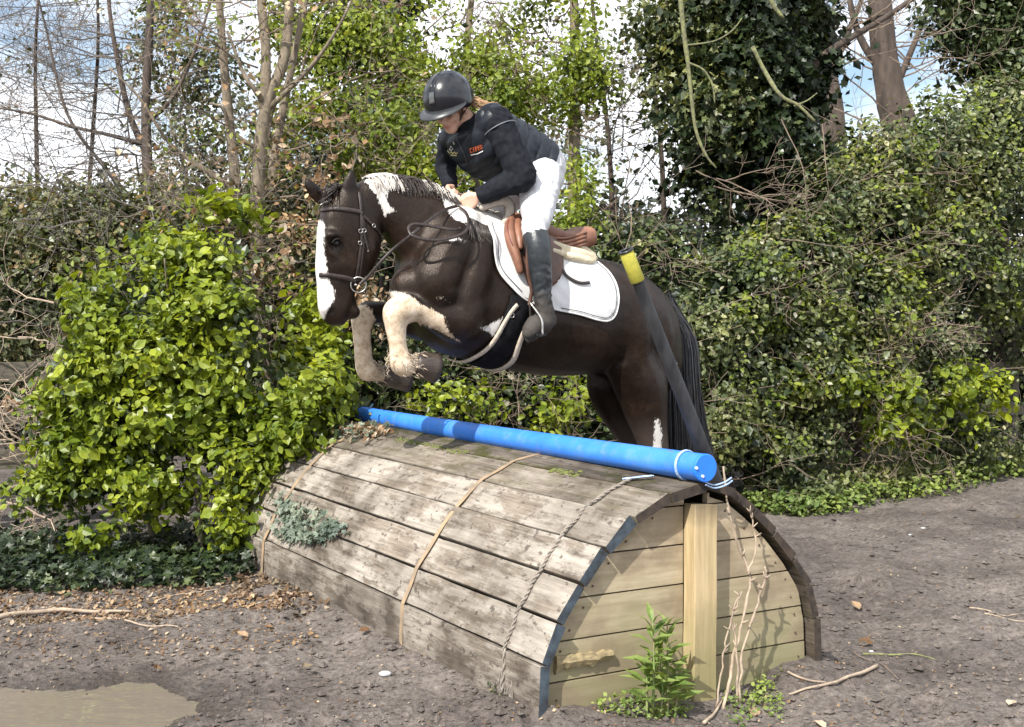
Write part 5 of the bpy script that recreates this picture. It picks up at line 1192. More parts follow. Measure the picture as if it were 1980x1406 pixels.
# ---- thicket behind the shrub (dull leaves and many twigs)
rg = np.random.default_rng(104)
th = empty('thorn_thicket', at(200, 1000, 9.6), label='dull tangled thicket of twigs and small grey-green leaves behind the bright shrub', cat='thicket')
bl = [(x, 560 + 20 * math.sin(x), 120, 190, 10.1, .7) for x in range(-160, 640, 85)] + [(x, 430, 90, 70, 10.3, .5) for x in range(-100, 620, 90)] + [(350, 300, 90, 100, 10.8, .5), (420, 200, 80, 120, 11, .5), (560, 330, 70, 120, 10.8, .5), (350, 100, 90, 120, 11.4, .5)]
put_leaves('leaves', foliage(bl, 6200, 6, .10, .052, rg, .5, .7), T_DIA, M['leaf_olive'], th, rg)
put_leaves('leaves', foliage(bl, 900, 5, .08, .050, rg, .5, .7, .8, 1.1), T_OVAL, M['leaf_hedge'], th, rg)
put_leaves('leaves', foliage(bl, 2600, 6, .12, .05, rg, .4, .7, .3, .9), T_DIA, M['leaf_ivy'], th, rg)
put_leaves('leaves', foliage([(520, 480, 90, 110, 9.5, .3), (600, 300, 80, 130, 9.9, .3), (420, 420, 60, 40, 9.5, .2), (90, 800, 120, 60, 9.2, .3)], 110, 4, .07, .065, rg, .4, .7), T_OVAL, M['leaf_dead'], th, rg)
sp = [(rg.uniform(-60, 640), rg.uniform(330, 950), rg.uniform(9.2, 10.2), (rg.normal(-.3, 1), rg.normal(-.5, .4), rg.uniform(-.2, .8)), rg.uniform(.5, 1.3), .0075, 2, 4) for k in range(80)]
twiglets(th, sp, 'twig_grey', rg, wig=.2, up=.0)
sp = [(rg.uniform(-40, 120), rg.uniform(560, 1000), rg.uniform(8.5, 9.2), (rg.normal(-.2, 1), rg.normal(-.3, .3), rg.uniform(-.3, .5)), rg.uniform(.4, .9), .007, 2, 4) for k in range(34)]
twiglets(th, sp, 'stick', rg, wig=.25, up=.0)
# ---- spring green trees in the middle
rg = np.random.default_rng(105)
def spring_tree(label, stem, blobs, n, mat, seed, dark=0, name='field_maple', size=.058):
    g = np.random.default_rng(seed); r = simple_tree(name, label, 'tree', at(stem[0][0], 1000, stem[0][2]), [stem], bark='bark_tan')
    sp = []
    for b in blobs:
        for k in range(5): sp.append((b[0] + g.normal(0, b[2] * .3), b[1] + g.normal(0, b[3] * .3), b[4], (g.normal(0, 1), g.normal(-.2, .5), g.uniform(-.3, .7)), b[2] * b[4] / F_PX * 1.6, .009, 2, 4))
    twiglets(r, sp, 'twig', g, wig=.2, up=.02)
    put_leaves('crown', foliage(blobs, int(n * 1.7), 7, .09, size * .85, g, .45, .7, .2, 1.1, .9, toward=.3, cull=-.1), T_OVAL, M[mat], r, g)
    if dark: put_leaves('crown', foliage(blobs, dark, 6, .12, .055, g, .5, .7, .1, .9, .9), T_DIA, M['leaf_ivy'], r, g)
    return r
spring_tree('fresh green maple tree with leafy sprays between the hazel and the rider', [(665, 900, 11, 22), (660, 400, 11, 20), (640, 200, 11, 16), (660, 0, 11, 12), (670, -200, 11, 8)],
    [(640, 90, 80, 90, 10.8, .4), (700, 210, 80, 70, 10.6, .4), (600, 230, 60, 60, 10.9, .4), (760, 250, 70, 70, 10.3, .4), (720, 60, 80, 70, 11, .4), (800, 310, 60, 50, 10.2, .3), (660, 330, 60, 60, 10.8, .3), (760, 130, 60, 60, 11, .3), (600, -60, 120, 60, 11, .4), (380, 40, 70, 70, 11.5, .4), (830, 200, 70, 60, 10.9, .4), (850, 360, 60, 40, 10.2, .3), (560, 60, 50, 60, 11.2, .3), (540, 330, 50, 50, 10.6, .3)], 1250, 'leaf_spring', 201, 420)
spring_tree('bright green maple tree spreading above and behind the rider helmet', [(935, 900, 11.6, 20), (930, 400, 11.6, 18), (900, 150, 11.6, 15), (930, -150, 11.6, 9)],
    [(850, 60, 80, 60, 11.3, .4), (930, 120, 80, 60, 11.2, .4), (1000, 60, 80, 70, 11.5, .4), (960, 190, 60, 40, 11, .3), (1040, 180, 80, 50, 11.3, .4), (900, -50, 150, 60, 11.6, .4), (1000, 260, 60, 40, 11.2, .3), (1060, 90, 70, 60, 11.4, .4), (860, 150, 60, 50, 11.4, .4)], 1150, 'leaf_spring', 202, 160)
spring_tree('loose pale green maple tree growing upright behind the rider back', [(1105, 900, 11.2, 26), (1108, 400, 11.2, 24), (1112, 200, 11.2, 20), (1110, 0, 11.2, 16), (1110, -180, 11.2, 10)],
    [(1100, 120, 70, 80, 11, .4), (1130, 240, 60, 60, 11, .4), (1100, 350, 45, 70, 10.8, .3), (1110, 450, 40, 50, 10.8, .3), (1070, 20, 90, 60, 11.3, .4), (1170, 160, 50, 60, 11.2, .3), (1090, -70, 100, 50, 11.3, .4)], 700, 'leaf_spring', 203, 200)
# dark ivy-wrapped trunk behind them
rg = np.random.default_rng(106)
iv = simple_tree('ivy_clad_trunk', 'dark ivy-wrapped trunk standing behind the fresh green maple', 'tree', at(760, 1000, 13), [[(750, 900, 13, 40), (755, 400, 13, 38), (762, 100, 13, 34), (770, -250, 13, 26)]], bark='bark_dark')
put_leaves('ivy', foliage([(745, 80, 60, 110, 12.9, .4), (765, -80, 80, 100, 12.9, .4), (740, 240, 50, 90, 12.9, .4), (690, 20, 40, 60, 12.9, .3), (600, 400, 70, 120, 12.5, .4), (700, 420, 90, 90, 12.5, .4), (820, 430, 90, 100, 12.5, .4)], 1300, 6, .12, .085, rg, .4, .7), T_DIA, M['leaf_dark'], iv, rg)
# ---- bank of ivy and bramble behind the horse
rg = np.random.default_rng(107)
bk = empty('bramble_bank', at(950, 1050, 9.7), label='dark bank of ivy and bramble seen beneath the horse belly and behind the blue pipe', cat='bramble bank')
bl = [(x, 760, 75, 120, 9.7 + .002 * (x - 640), .4) for x in range(640, 1400, 62)] + [(x, 610, 75, 90, 10.1 + .002 * (x - 640), .4) for x in range(620, 1400, 70)] + [(1190, 480, 70, 60, 10.6, .4), (1270, 500, 80, 80, 10.6, .4), (1330, 560, 70, 80, 10.3, .4), (1150, 540, 60, 60, 10.6, .4), (700, 470, 80, 80, 10.6, .4)]
put_leaves('leaves', foliage(bl, 2600, 6, .09, .060, rg, .5, .7), T_OVAL, M['leaf_ivy'], bk, rg)
put_leaves('leaves', foliage(bl, 620, 5, .08, .060, rg, .5, .6, .9, 1.1), T_OVAL, M['leaf_hedge'], bk, rg)
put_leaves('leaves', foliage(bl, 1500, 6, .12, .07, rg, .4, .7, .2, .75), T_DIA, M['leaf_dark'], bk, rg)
put_leaves('leaves', foliage([(1000, 800, 110, 40, 9.5, .2), (880, 770, 70, 40, 9.4, .2), (1090, 770, 40, 40, 9.6, .2)], 130, 5, .07, .06, rg, .6, .5), T_OVAL, M['leaf_bright'], bk, rg)
sp = [(rg.uniform(640, 1380), rg.uniform(440, 950), rg.uniform(9.4, 10), (rg.normal(0, 1), rg.normal(-.4, .3), rg.uniform(-.2, .7)), rg.uniform(.4, 1.1), .006, 2, 3) for k in range(80)]
twiglets(bk, sp, 'twig', rg, wig=.2, up=0.)
# brown dead patch under the horse's neck
put_leaves('dead_leaves', foliage([(740, 550, 60, 60, 9.6, .2), (720, 600, 60, 40, 9.5, .2), (655, 520, 40, 80, 9.8, .2), (560, 440, 60, 40, 9.7, .2)], 260, 6, .06, .045, rg, .4, .8), T_OVAL, M['leaf_dead'], bk, rg)
# ---- thin bare trees against the sky, right of the rider
rg = np.random.default_rng(108)
for i, (x0, lab) in enumerate(((1190, 'thin dark bare tree against the sky behind the rider back'), (1290, 'bare leaning thorn tree against the sky beside the dark ivy-covered tree'))):
    r = simple_tree('bare_tree', lab, 'tree', at(x0, 1000, 13.5), [[(x0, 800, 13.5, 12), (x0 - 5, 450, 13.5, 11), (x0 - 15, 250, 13.5, 9), (x0 - 40, 50, 13.5, 7), (x0 - 60, -150, 13.5, 5)]], bark='bark_dark')
    sp = [(x0 + rg.normal(0, 45), rg.uniform(80, 560), 13.5, (rg.normal(-.3 if i else .2, .9), rg.normal(0, .3), rg.uniform(-.1, .7)), rg.uniform(.7, 1.5), .008, 2, 5) for k in range(30)]
    tips = twiglets(r, sp, 'twig_grey', rg, wig=.16, up=.02); leaves_at(r, tips, 900, .06, 'leaf_olive', rg, jit=.1)
# ---- big dark ivy-covered tree
rg = np.random.default_rng(109)
it = simple_tree('ivy_covered_tree', 'large dark ivy-covered tree with a solid mass of foliage and pale hanging branches', 'tree', at(1470, 1000, 12), [[(1490, 900, 12, 80), (1485, 450, 12, 76), (1465, 200, 12, 70), (1450, -50, 12, 64), (1440, -300, 12, 50)]], bark='bark_dark')
bl = [(1480, 430, 85, 90, 11.6, .6), (1475, 300, 85, 110, 11.5, .7), (1460, 160, 108, 110, 11.5, .8), (1450, 30, 120, 110, 11.5, .9), (1350, 70, 60, 80, 11.6, .6), (1375, 230, 65, 80, 11.4, .6), (1540, 80, 40, 90, 11.6, .6), (1540, 220, 35, 60, 11.5, .5), (1440, -120, 140, 90, 11.6, .9), (1500, 500, 70, 60, 11.4, .5), (1380, 350, 45, 60, 11.5, .4), (1440, 440, 60, 60, 11.5, .4), (1480, 540, 80, 60, 11.3, .4)]
put_leaves('ivy', foliage(bl, 3900, 6, .10, .084, rg, .35, .7), T_IVY, M['leaf_dark'], it, rg)
put_leaves('ivy', foliage(bl, 2600, 7, .2, .095, rg, .35, .8, .1, .7, 1.), T_DIA, M['leaf_dark'], it, rg)
put_leaves('ivy', foliage([(1270, 50, 70, 90, 11.8, .5), (1290, 180, 60, 70, 11.7, .5)], 150, 7, .14, .06, rg, .5, .7, .1, 1.15), T_IVY, M['leaf_hedge'], it, rg)
put_leaves('ivy', foliage([b for b in bl if b[0] < 1400], 620, 7, .10, .06, rg, .5, .7, .8, 1.15), T_IVY, M['leaf_hedge'], it, rg)  # paler leaf colour stands in for sunlit ivy on this side
put_leaves('ivy', foliage(bl[:4], 220, 4, .10, .065, rg, .5, .5, .95, 1.05), T_IVY, M['leaf_ivy'], it, rg)
for pts in ([(1312, -40, 10.2, 9), (1322, 60, 10.2, 10), (1330, 120, 10.2, 9), (1335, 170, 10.2, 8), (1345, 250, 10.2, 7), (1365, 300, 10.2, 5), (1385, 325, 10.2, 3)], [(1332, 122, 10.2, 5), (1360, 135, 10.2, 4), (1378, 165, 10.2, 4), (1382, 200, 10.2, 3)], [(1325, 88, 10.2, 4), (1380, 80, 10.1, 3), (1415, 60, 10.1, 3), (1435, 35, 10.1, 2)],
            [(1455, 90, 10.4, 8), (1480, 140, 10.4, 9), (1510, 185, 10.3, 8), (1545, 205, 10.3, 7), (1575, 235, 10.3, 6)], [(1535, 205, 10.3, 4), (1560, 195, 10.3, 3), (1580, 180, 10.3, 2)], [(1480, -30, 10.3, 10), (1495, 10, 10.3, 10), (1515, 35, 10.3, 6)]): trunk_mesh(pts, 'hanging_branch', M['lichen'], it, 7, 4, .12)
sp = [(x, y, 10.4, (dx, -.1, dz), L_, .006, 2, 4) for x, y, dx, dz, L_ in ((1385, 345, 1, -.25, .7), (1380, 360, 1, -.5, .7), (1400, 350, .8, .3, .5), (1420, 370, 1, -.3, .6), (1470, 380, .9, .2, .4), (1345, 330, .5, -.4, .5), (1510, 230, .3, -1, .9), (1590, 240, .2, -.9, .9))]
twiglets(it, sp, 'twig', rg, wig=.12, up=0.)
# ---- big bare trunks on the right, and a dark slanting bough
rg = np.random.default_rng(110)
for i, (pts, lab) in enumerate((([(1760, 700, 15, 90), (1745, 300, 15, 76), (1722, 180, 15, 58), (1705, 60, 15, 48), (1690, -200, 15, 38)], 'stout reddish bare trunk rising out of the bramble hedge against blue sky'), ([(1620, 700, 16.5, 60), (1612, 300, 16.5, 52), (1598, 150, 16.5, 44), (1565, 0, 16.5, 34), (1540, -200, 16.5, 26)], 'smaller grey-brown trunk leaning beside the stout reddish one'))):
    r = simple_tree('bare_tree', lab, 'tree', at(pts[0][0], 1000, pts[0][2]), [pts, [(pts[2][0], pts[2][1] - 20, pts[2][2], 20), (pts[2][0] - 60, pts[2][1] - 110, pts[2][2], 14), (pts[2][0] - 90, pts[2][1] - 230, pts[2][2], 9)], [(pts[2][0] + 10, pts[2][1] - 10, pts[2][2], 14), (pts[2][0] + 60, pts[2][1] - 130, pts[2][2], 10), (pts[2][0] + 110, pts[2][1] - 260, pts[2][2], 7)]], bark='bark_red')
    sp = [(pts[3][0] + rg.normal(0, 70), rg.uniform(-60, 240), pts[0][2], (rg.normal(0, 1), rg.normal(0, .3), rg.uniform(0, .8)), rg.uniform(.8, 1.8), .012, 2, 4) for k in range(22)]
    twiglets(r, sp, 'twig', rg, wig=.15, up=.05)
r = empty('leaning_bough', at(1500, 150, 11), label='dark bare bough slanting up from the ivy-covered tree across the stout trunk', cat='branch'); trunk_mesh([(1540, 170, 11, 16), (1590, 110, 11, 15), (1650, 70, 11.2, 13), (1710, 35, 11.4, 11), (1790, -20, 11.5, 9)], 'limb', M['bark_dark'], r)
mb = MB(); 
for k in range(12): grow(mb, at(rg.uniform(1560, 1760), rg.uniform(20, 130), 11.2), (rg.normal(.3, .8), rg.normal(0, .3), rg.normal(0, .5)), .7, .007, 2, rg, 3)
mesh_obj('twigs', mb.mesh('twigs'), M['twig'], r, kind='stuff')
# ---- hedge on the right: bramble and ivy piled over a bank
rg = np.random.default_rng(111)
hY = lambda px: 9.7 + (px - 1380) * .0042
hb = [(1430, 560, 90, 100), (1420, 720, 80, 120), (1460, 860, 80, 50), (1540, 530, 110, 110), (1530, 690, 110, 110), (1650, 440, 130, 120), (1640, 600, 130, 120), (1700, 330, 100, 90), (1780, 480, 130, 120), (1790, 280, 110, 90), (1880, 370, 120, 120), (1930, 250, 100, 100), (1900, 520, 110, 110), (1650, 730, 120, 70), (1790, 640, 110, 80), (1990, 620, 80, 130), (2060, 350, 120, 200), (1360, 640, 60, 70), (1590, 380, 60, 70), (1390, 800, 60, 90), (1560, 840, 60, 50), (1850, 850, 70, 50), (1950, 850, 80, 60), (1490, 900, 50, 35)]
hbl = [(a, b, c, d, hY(a) + .25, .55) for a, b, c, d in hb]
hd_ = empty('bramble_hedge', at(1680, 950, 11), label='tall sunlit hedge of bramble and ivy piled over the bank beyond the jump', cat='hedge')
put_leaves('leaves', foliage(hbl, 7800, 6, .085, .049, rg, .5, .65, toward=.35), T_OVAL, M['leaf_hedge'], hd_, rg)
put_leaves('leaves', foliage(hbl, 2400, 6, .10, .05, rg, .5, .7, .5, .95), T_DIA, M['leaf_ivy'], hd_, rg)
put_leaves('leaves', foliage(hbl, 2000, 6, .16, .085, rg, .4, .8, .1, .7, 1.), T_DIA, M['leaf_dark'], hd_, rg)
put_leaves('leaves', foliage(hbl[:14], 1000, 5, .06, .054, rg, .6, .5, .95, 1.1), T_OVAL, M['leaf_spring'], hd_, rg)
sp = [(rg.uniform(1400, 2000), rg.uniform(120, 760), 0, (rg.normal(0, 1), rg.normal(-.5, .3), rg.uniform(-.3, .7)), rg.uniform(.4, 1.0), .0042, 2, 3) for k in range(42)]
sp = [(a, max(b, 620 - (a - 1300) * .75) if a < 1900 else b, hY(a) - .15, *q) for a, b, c, *q in sp]
twiglets(hd_, sp, 'twig', rg, wig=.16, up=0.)
sp = [(rg.uniform(1480, 1790), rg.uniform(800, 880), 10.6, (rg.normal(0, .5), rg.normal(-.1, .3), rg.uniform(-1, .3)), rg.uniform(.25, .55), .004, 2, 3) for k in range(44)]
sp += [(rg.uniform(1640, 1860), rg.uniform(600, 680), 10.8, (rg.normal(0, 1), rg.normal(-.6, .3), rg.uniform(-.3, .3)), rg.uniform(.3, .6), .006, 2, 3) for k in range(20)]
twiglets(hd_, sp, 'twig', rg, wig=.18, up=0., name='dead_stems')
# dark evergreen at the upper right corner
rg = np.random.default_rng(112)
yw = simple_tree('yew_tree', 'dark green yew tree filling the upper corner above the hedge', 'tree', at(1920, 1000, 13.5), [[(1920, 700, 13.5, 60), (1925, 200, 13.5, 50), (1930, -200, 13.5, 30)]], bark='bark_dark')
put_leaves('crown', foliage([(1900, 60, 90, 80, 13, .6), (1980, 30, 90, 100, 13, .6), (1960, 140, 70, 60, 12.8, .5), (1930, -60, 150, 80, 13, .8), (1840, 20, 50, 50, 13, .4)], 1500, 7, .11, .07, rg, .4, .7), T_DIA, M['leaf_ivy'], yw, rg)
put_leaves('crown', foliage([(1960, 60, 120, 130, 13.3, .6)], 500, 7, .2, .12, rg, .4, .7, .1, .9), T_DIA, M['leaf_dark'], yw, rg)

# ---- shrubs with leaves large enough to pick out
def leafy_shrub(name, label, base, blobs, n, per, cr, size, mat, seed, tmpl=T_OVAL, parts=300, inner=0, up=.55, stems=()):
    g = np.random.default_rng(seed); r = empty(name, base, label=label, cat='shrub')
    P, N, S = foliage(blobs, n, per, cr, size, g, up, .55, .55, 1.06, .35, .15, cull=.0)
    P2, N2, S2 = foliage(blobs, n // 7, 4, .035, size * .85, g, up, .6, 1.04, 1.32, .2, .15, cull=-.3); P = np.vstack([P, P2]); N = np.vstack([N, N2]); S = np.concatenate([S, S2]); T = frames(N, g, .4); ok = P[:, 2] > .05; P, N, S, T = P[ok], N[ok], S[ok], T[ok]
    # how large each leaf shows: near, big, facing, and on the outside
    q = unit(EYEP - P); score = S / P[:, 1] * (np.abs((N * q).sum(1)) + .25) * (1 + .6 * (P[:, 1].mean() - P[:, 1])); o = np.argsort(-score); a, b = o[:parts], o[parts:]
    leaf_parts(P[a], N[a], T[a], S[a] * 1.12, leaf_part_meshes(tmpl, mat), r)
    mesh_obj('foliage', leaf_mesh('foliage', P[b], N[b], T[b], S[b], tmpl, g), mat, r, kind='stuff')
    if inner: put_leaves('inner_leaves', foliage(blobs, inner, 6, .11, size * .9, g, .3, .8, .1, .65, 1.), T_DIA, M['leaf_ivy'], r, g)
    for s in stems: trunk_mesh(s, 'stem', M['bark_tan'], r, 6, 4)
    return r
sb = [(175, 575, 32, 38), (225, 625, 65, 55), (310, 565, 70, 55), (400, 575, 55, 50), (440, 620, 75, 70), (330, 680, 170, 100), (165, 725, 75, 65), (480, 700, 70, 70), (320, 800, 180, 90), (560, 750, 95, 70), (630, 735, 50, 50), (590, 825, 75, 65), (170, 850, 85, 55), (460, 880, 110, 80), (250, 930, 150, 70), (110, 950, 60, 35), (510, 915, 50, 55), (455, 995, 40, 60), (190, 1020, 50, 50), (640, 780, 20, 20)]
sbl = [(a, b, c, d, 7.95 if a < 380 else 7.95 - (a - 380) * .0007, .42) for a, b, c, d in sb]
sbl[-3] = (462, 1000, 40, 60, 7.6, .25)
sbl += [(330, 490, 45, 35, 8.0, .25), (400, 500, 60, 45, 8.0, .25), (240, 520, 50, 40, 8.0, .25), (70, 945, 45, 28, 7.9, .2), (90, 780, 30, 40, 7.9, .25)]
leafy_shrub('bright_shrub', 'bushy bright yellow-green shrub with rounded leaves spilling over the end of the log jump', on_ground(360, 1110), sbl, 2500, 7, .052, .062, M['leaf_bright'], 301, inner=1300,
    stems=[[(390, 1080, 7.9, 12), (380, 950, 7.9, 10), (340, 800, 7.9, 9), (300, 600, 7.9, 5)], [(300, 1090, 8, 10), (280, 980, 8, 8), (220, 850, 7.9, 6), (200, 700, 7.9, 4)], [(430, 1080, 7.9, 9), (470, 950, 7.9, 8), (560, 830, 7.9, 6), (620, 760, 7.9, 4)], [(350, 660, 8, 4), (325, 560, 7.8, 4), (318, 500, 7.7, 3)]])
# upper leafy sprays above it
rg = np.random.default_rng(113)
r = empty('elder_spray', at(380, 450, 8.6), label='light green leafy spray arching above the bright shrub below the hazel stems', cat='shrub')
put_leaves('leaves', foliage([(430, 400, 70, 28, 8.6, .2), (360, 430, 60, 30, 8.6, .2), (300, 470, 60, 40, 8.5, .2), (520, 420, 40, 20, 8.7, .15), (300, 530, 120, 50, 8.4, .2), (600, 600, 40, 70, 8.8, .2), (580, 680, 60, 50, 8.6, .2), (640, 660, 30, 60, 8.8, .2)], 260, 6, .06, .075, rg, .6, .5, .2, 1.), T_OVAL, M['leaf_bright'], r, rg)
twiglets(r, [(520, 470, 8.8, (-1, 0, .35), 1.0, .007, 1, 4), (450, 480, 8.7, (-1, -.1, .3), .8, .006, 1, 4), (330, 600, 8.4, (-.2, 0, 1), .5, .006, 1, 3), (620, 720, 8.8, (-.1, 0, 1), .6, .006, 1, 3)], 'twig', rg)
# low bright shrub at the foot of the right hedge
lb = [(1760, 790, 50, 45), (1720, 760, 45, 35), (1700, 830, 35, 30), (1830, 740, 70, 40), (1880, 760, 60, 50), (1930, 745, 50, 50), (1790, 850, 40, 40), (1850, 810, 50, 35), (1620, 740, 70, 30)]
leafy_shrub('low_shrub', 'low bright green shrub with rounded leaves at the foot of the tall hedge', on_ground(1800, 930), [(a, b, c, d, hY(a) - .35, .25) for a, b, c, d in lb], 330, 6, .06, .075, M['leaf_bright'], 302, parts=150, inner=160)
# ---- post-and-rail fence half hidden in the hedge
rg = np.random.default_rng(114)
fn = empty('rail_fence', at(1900, 900, 12.4), label='old wooden post-and-rail fence half hidden in the hedge and undergrowth', cat='fence')
m_fr = simple('fence_timber', (.14, .12, .09), (.07, .065, .05), 20, .9, .5, .004, (1, 1, 3))
f0 = at(1500, 900, 10.2); f0.z = 0; f1 = at(2150, 900, 13.0); f1.z = 0; fd = (f1 - f0).normalized(); ang = math.atan2(fd.y, fd.x); Lf = (f1 - f0).length; f0 += fd.cross(Vector((0, 0, 1))) * -.35; f1 += fd.cross(Vector((0, 0, 1))) * -.35
for zz in (.62, 1.02, 1.36):
    mb = MB(); c_ = f0.lerp(f1, .62); mb.box(Vector((c_.x, c_.y, zz)) , (Lf * .75, .045, .13), Matrix.Rotation(ang, 3, 'Z')); mb.build('rail', m_fr, fn)
for k in range(4): p = f0.lerp(f1, .3 + .23 * k); mb = MB(); mb.box((p.x, p.y + .07, .7), (.1, .1, 1.55), Matrix.Rotation(ang, 3, 'Z')); mb.build('post', m_fr, fn)
fn2 = empty('rail_fence', at(-20, 850, 8.9), label='dark weathered rail fence behind the tangle of twigs beside the bright shrub', cat='fence')
for py in (720, 800, 890): mb = MB(); c_ = at(-30, py, 9.1); mb.box(c_, (2.4, .05, .14), Matrix.Rotation(YAW * .8, 3, 'Z')); mb.build('rail', m_fr, fn2)
mb = MB(); c_ = at(120, 850, 9.5); mb.box((c_.x, c_.y, .65), (.11, .11, 1.5)); mb.build('post', m_fr, fn2)

# ================================================================ ground cover, litter and small things
rg = np.random.default_rng(120)
def scatter(poly, n, rg):
    xs = [p[0] for p in poly]; ys = [p[1] for p in poly]; X = rg.uniform(min(xs), max(xs), n * 4); Y = rg.uniform(min(ys), max(ys), n * 4); ok = poly_sd(X, Y, poly) > 0; X, Y = X[ok][:n], Y[ok][:n]
    out = []
    for x, y in zip(X, Y): out.append(tuple(on_ground(x, y)))
    P = np.array(out); P[:, 2] = gh(P[:, 0], P[:, 1]); return P
def off_log(P, m_=.02):
    u, v = log_uv(P[:, 0], P[:, 1]); return P[~((np.abs(u + .1) < .70 + m_) & (v > -.02) & (v < LOGLEN + .05))]
def carpet(name, label, cat, poly, n, mat, size, tmpl, hgt=.06, kind='stuff'):
    P = off_log(scatter(poly, n, rg)); k = len(P); P = P + np.column_stack([np.zeros(k), np.zeros(k), rg.uniform(.0, hgt, k)]); N = unit(np.array([-.15, -.25, 1.]) + rg.normal(size=(k, 3)) * .5); T = frames(N, rg, .1)
    return mesh_obj(name, leaf_mesh(name, P, N, T, size * rg.uniform(.6, 1.3, k), tmpl, rg), mat, None, label=label, cat=None, kind=kind)
carpet('ivy_ground_cover', 'ivy carpeting the ground, coloured dark for the shade of the bright shrub', 'ivy', [(-300, 1030), (520, 1030), (510, 1120), (470, 1138), (300, 1140), (180, 1152), (60, 1146), (-300, 1175)], 5200, M['leaf_dark'], .055, T_IVY, .12)  # shade under the shrub is put into the dark leaf colour
carpet('ivy_ground_cover', 'paler ivy leaves at the edge of the litter', 'ivy', [(-300, 1060), (500, 1060), (500, 1128), (430, 1142), (300, 1148), (160, 1160), (60, 1150), (-300, 1180)], 900, M['leaf_ivy'], .05, T_IVY, .12)
carpet('hedge_foot_weeds', 'green weeds along the foot of the far hedge', 'weeds', [(1440, 940), (1560, 905), (1720, 880), (2000, 860), (2000, 922), (1850, 940), (1700, 968), (1560, 1000), (1500, 985)], 3600, M['leaf_hedge'], .055, T_OVAL, .22)
carpet('hedge_foot_weeds', 'light green weeds', 'weeds', [(1560, 940), (1640, 900), (1800, 880), (2000, 870), (2000, 915), (1850, 932), (1700, 962)], 1500, M['leaf_weed'], .05, T_OVAL, .25)
carpet('hedge_foot_weeds', 'bright weeds at the soil edge', 'weeds', [(1500, 965), (1650, 940), (1760, 940), (1700, 966), (1570, 1000), (1530, 1000)], 1100, M['leaf_weed'], .05, T_OVAL, .14)
carpet('leaf_litter', 'dry leaf litter along the edge of the ivy', 'leaves', [(-200, 1140), (200, 1135), (520, 1120), (600, 1180), (540, 1195), (420, 1180), (330, 1205), (120, 1215), (-200, 1225)], 3600, M['litter'], .026, T_OVAL, .012)
carpet('leaf_litter', 'dry leaves drifted against the log', 'leaves', [(470, 1125), (540, 1150), (640, 1205), (560, 1205), (440, 1170)], 420, M['litter'], .032, T_OVAL, .02)
carpet('leaf_litter', 'crumbs of leaf and chaff strewn over the soil', 'leaves', [(-200, 1180), (700, 1200), (1000, 1330), (1300, 1406), (1600, 1290), (1700, 1000), (2050, 930), (2050, 1430), (-200, 1430)], 1700, M['litter'], .015, T_DIA, .006)
carpet('leaf_litter', 'scattered leaf crumbs thinning out over the soil', 'leaves', [(-200, 1200), (420, 1180), (640, 1215), (600, 1270), (200, 1275), (-200, 1290)], 900, M['litter'], .022, T_OVAL, .008)
carpet('ground_moss', 'small green weeds round the boarded end', 'weeds', [(1130, 1388), (1190, 1368), (1225, 1362), (1250, 1380), (1330, 1366), (1345, 1385), (1260, 1410), (1160, 1408)], 480, M['leaf_weed'], .019, T_OVAL, .05)
carpet('ground_moss', 'small green weeds beside the dead stems', 'weeds', [(1395, 1345), (1440, 1350), (1470, 1330), (1530, 1310), (1500, 1345), (1520, 1385), (1470, 1375), (1420, 1400)], 300, M['leaf_weed'], .020, T_OVAL, .04)
carpet('ground_moss', 'small green weeds at the corner of the log', 'weeds', [(1520, 1290), (1580, 1268), (1585, 1300), (1535, 1315)], 260, M['leaf_weed'], .024, T_OVAL, .05)
carpet('ground_moss', 'mossy weeds at the front corner', 'weeds', [(900, 1330), (1010, 1368), (1030, 1395), (960, 1385)], 350, M['leaf_olive'], .02, T_OVAL, .02)
EDGE = [(1440, 1000), (1500, 1006), (1600, 1006), (1700, 980), (1850, 958), (2000, 930)]
band_ = [(x, y - 3) for x, y in EDGE] + [(x, y - 26) for x, y in EDGE[::-1]]
carpet('hedge_foot_weeds', 'pale green weeds edging the soil below the hedge', 'weeds', band_, 1900, M['leaf_weed'], .045, T_OVAL, .18)
carpet('hedge_foot_weeds', 'grey-green weeds edging the soil below the hedge', 'weeds', [(x, y - 14) for x, y in EDGE] + [(x, y - 40) for x, y in EDGE[::-1]], 3000, M['leaf_hedge'], .055, T_OVAL, .26)
carpet('hedge_foot_weeds', 'pale broad leaves', 'weeds', [(1440, 930), (1520, 925), (1530, 985), (1450, 985)], 60, M['leaf_grey'], .11, T_OVAL, .2)
# soil clods
mb = MB(); P = off_log(scatter([(-200, 1165), (700, 1190), (1010, 1340), (1100, 1420), (1560, 1300), (1590, 1000), (2050, 915), (2050, 1440), (-200, 1440)], 3600, rg)); sdp = poly_sd(P[:, 0], P[:, 1], PUDW)
for p, s_ in zip(P, sdp):
    if s_ > -.03: continue
    r_ = abs(rg.normal(0, .008)) + .004; q = Vector(p) + Vector((0, 0, r_ * .25)); v = [q + Vector((r_ * rg.uniform(.6, 1.4) * a, r_ * rg.uniform(.6, 1.4) * b, r_ * rg.uniform(.5, .9) * c_)) for a, b, c_ in ((1, 0, 0), (0, 1, 0), (-1, 0, 0), (0, -1, 0), (0, 0, 1), (.1, .1, -1))]
    mb.add(v, [(0, 1, 4), (1, 2, 4), (2, 3, 4), (3, 0, 4), (1, 0, 5), (2, 1, 5), (3, 2, 5), (0, 3, 5)])
mesh_obj('soil_clods', mb.mesh('soil_clods'), M['soil'], None, kind='stuff')
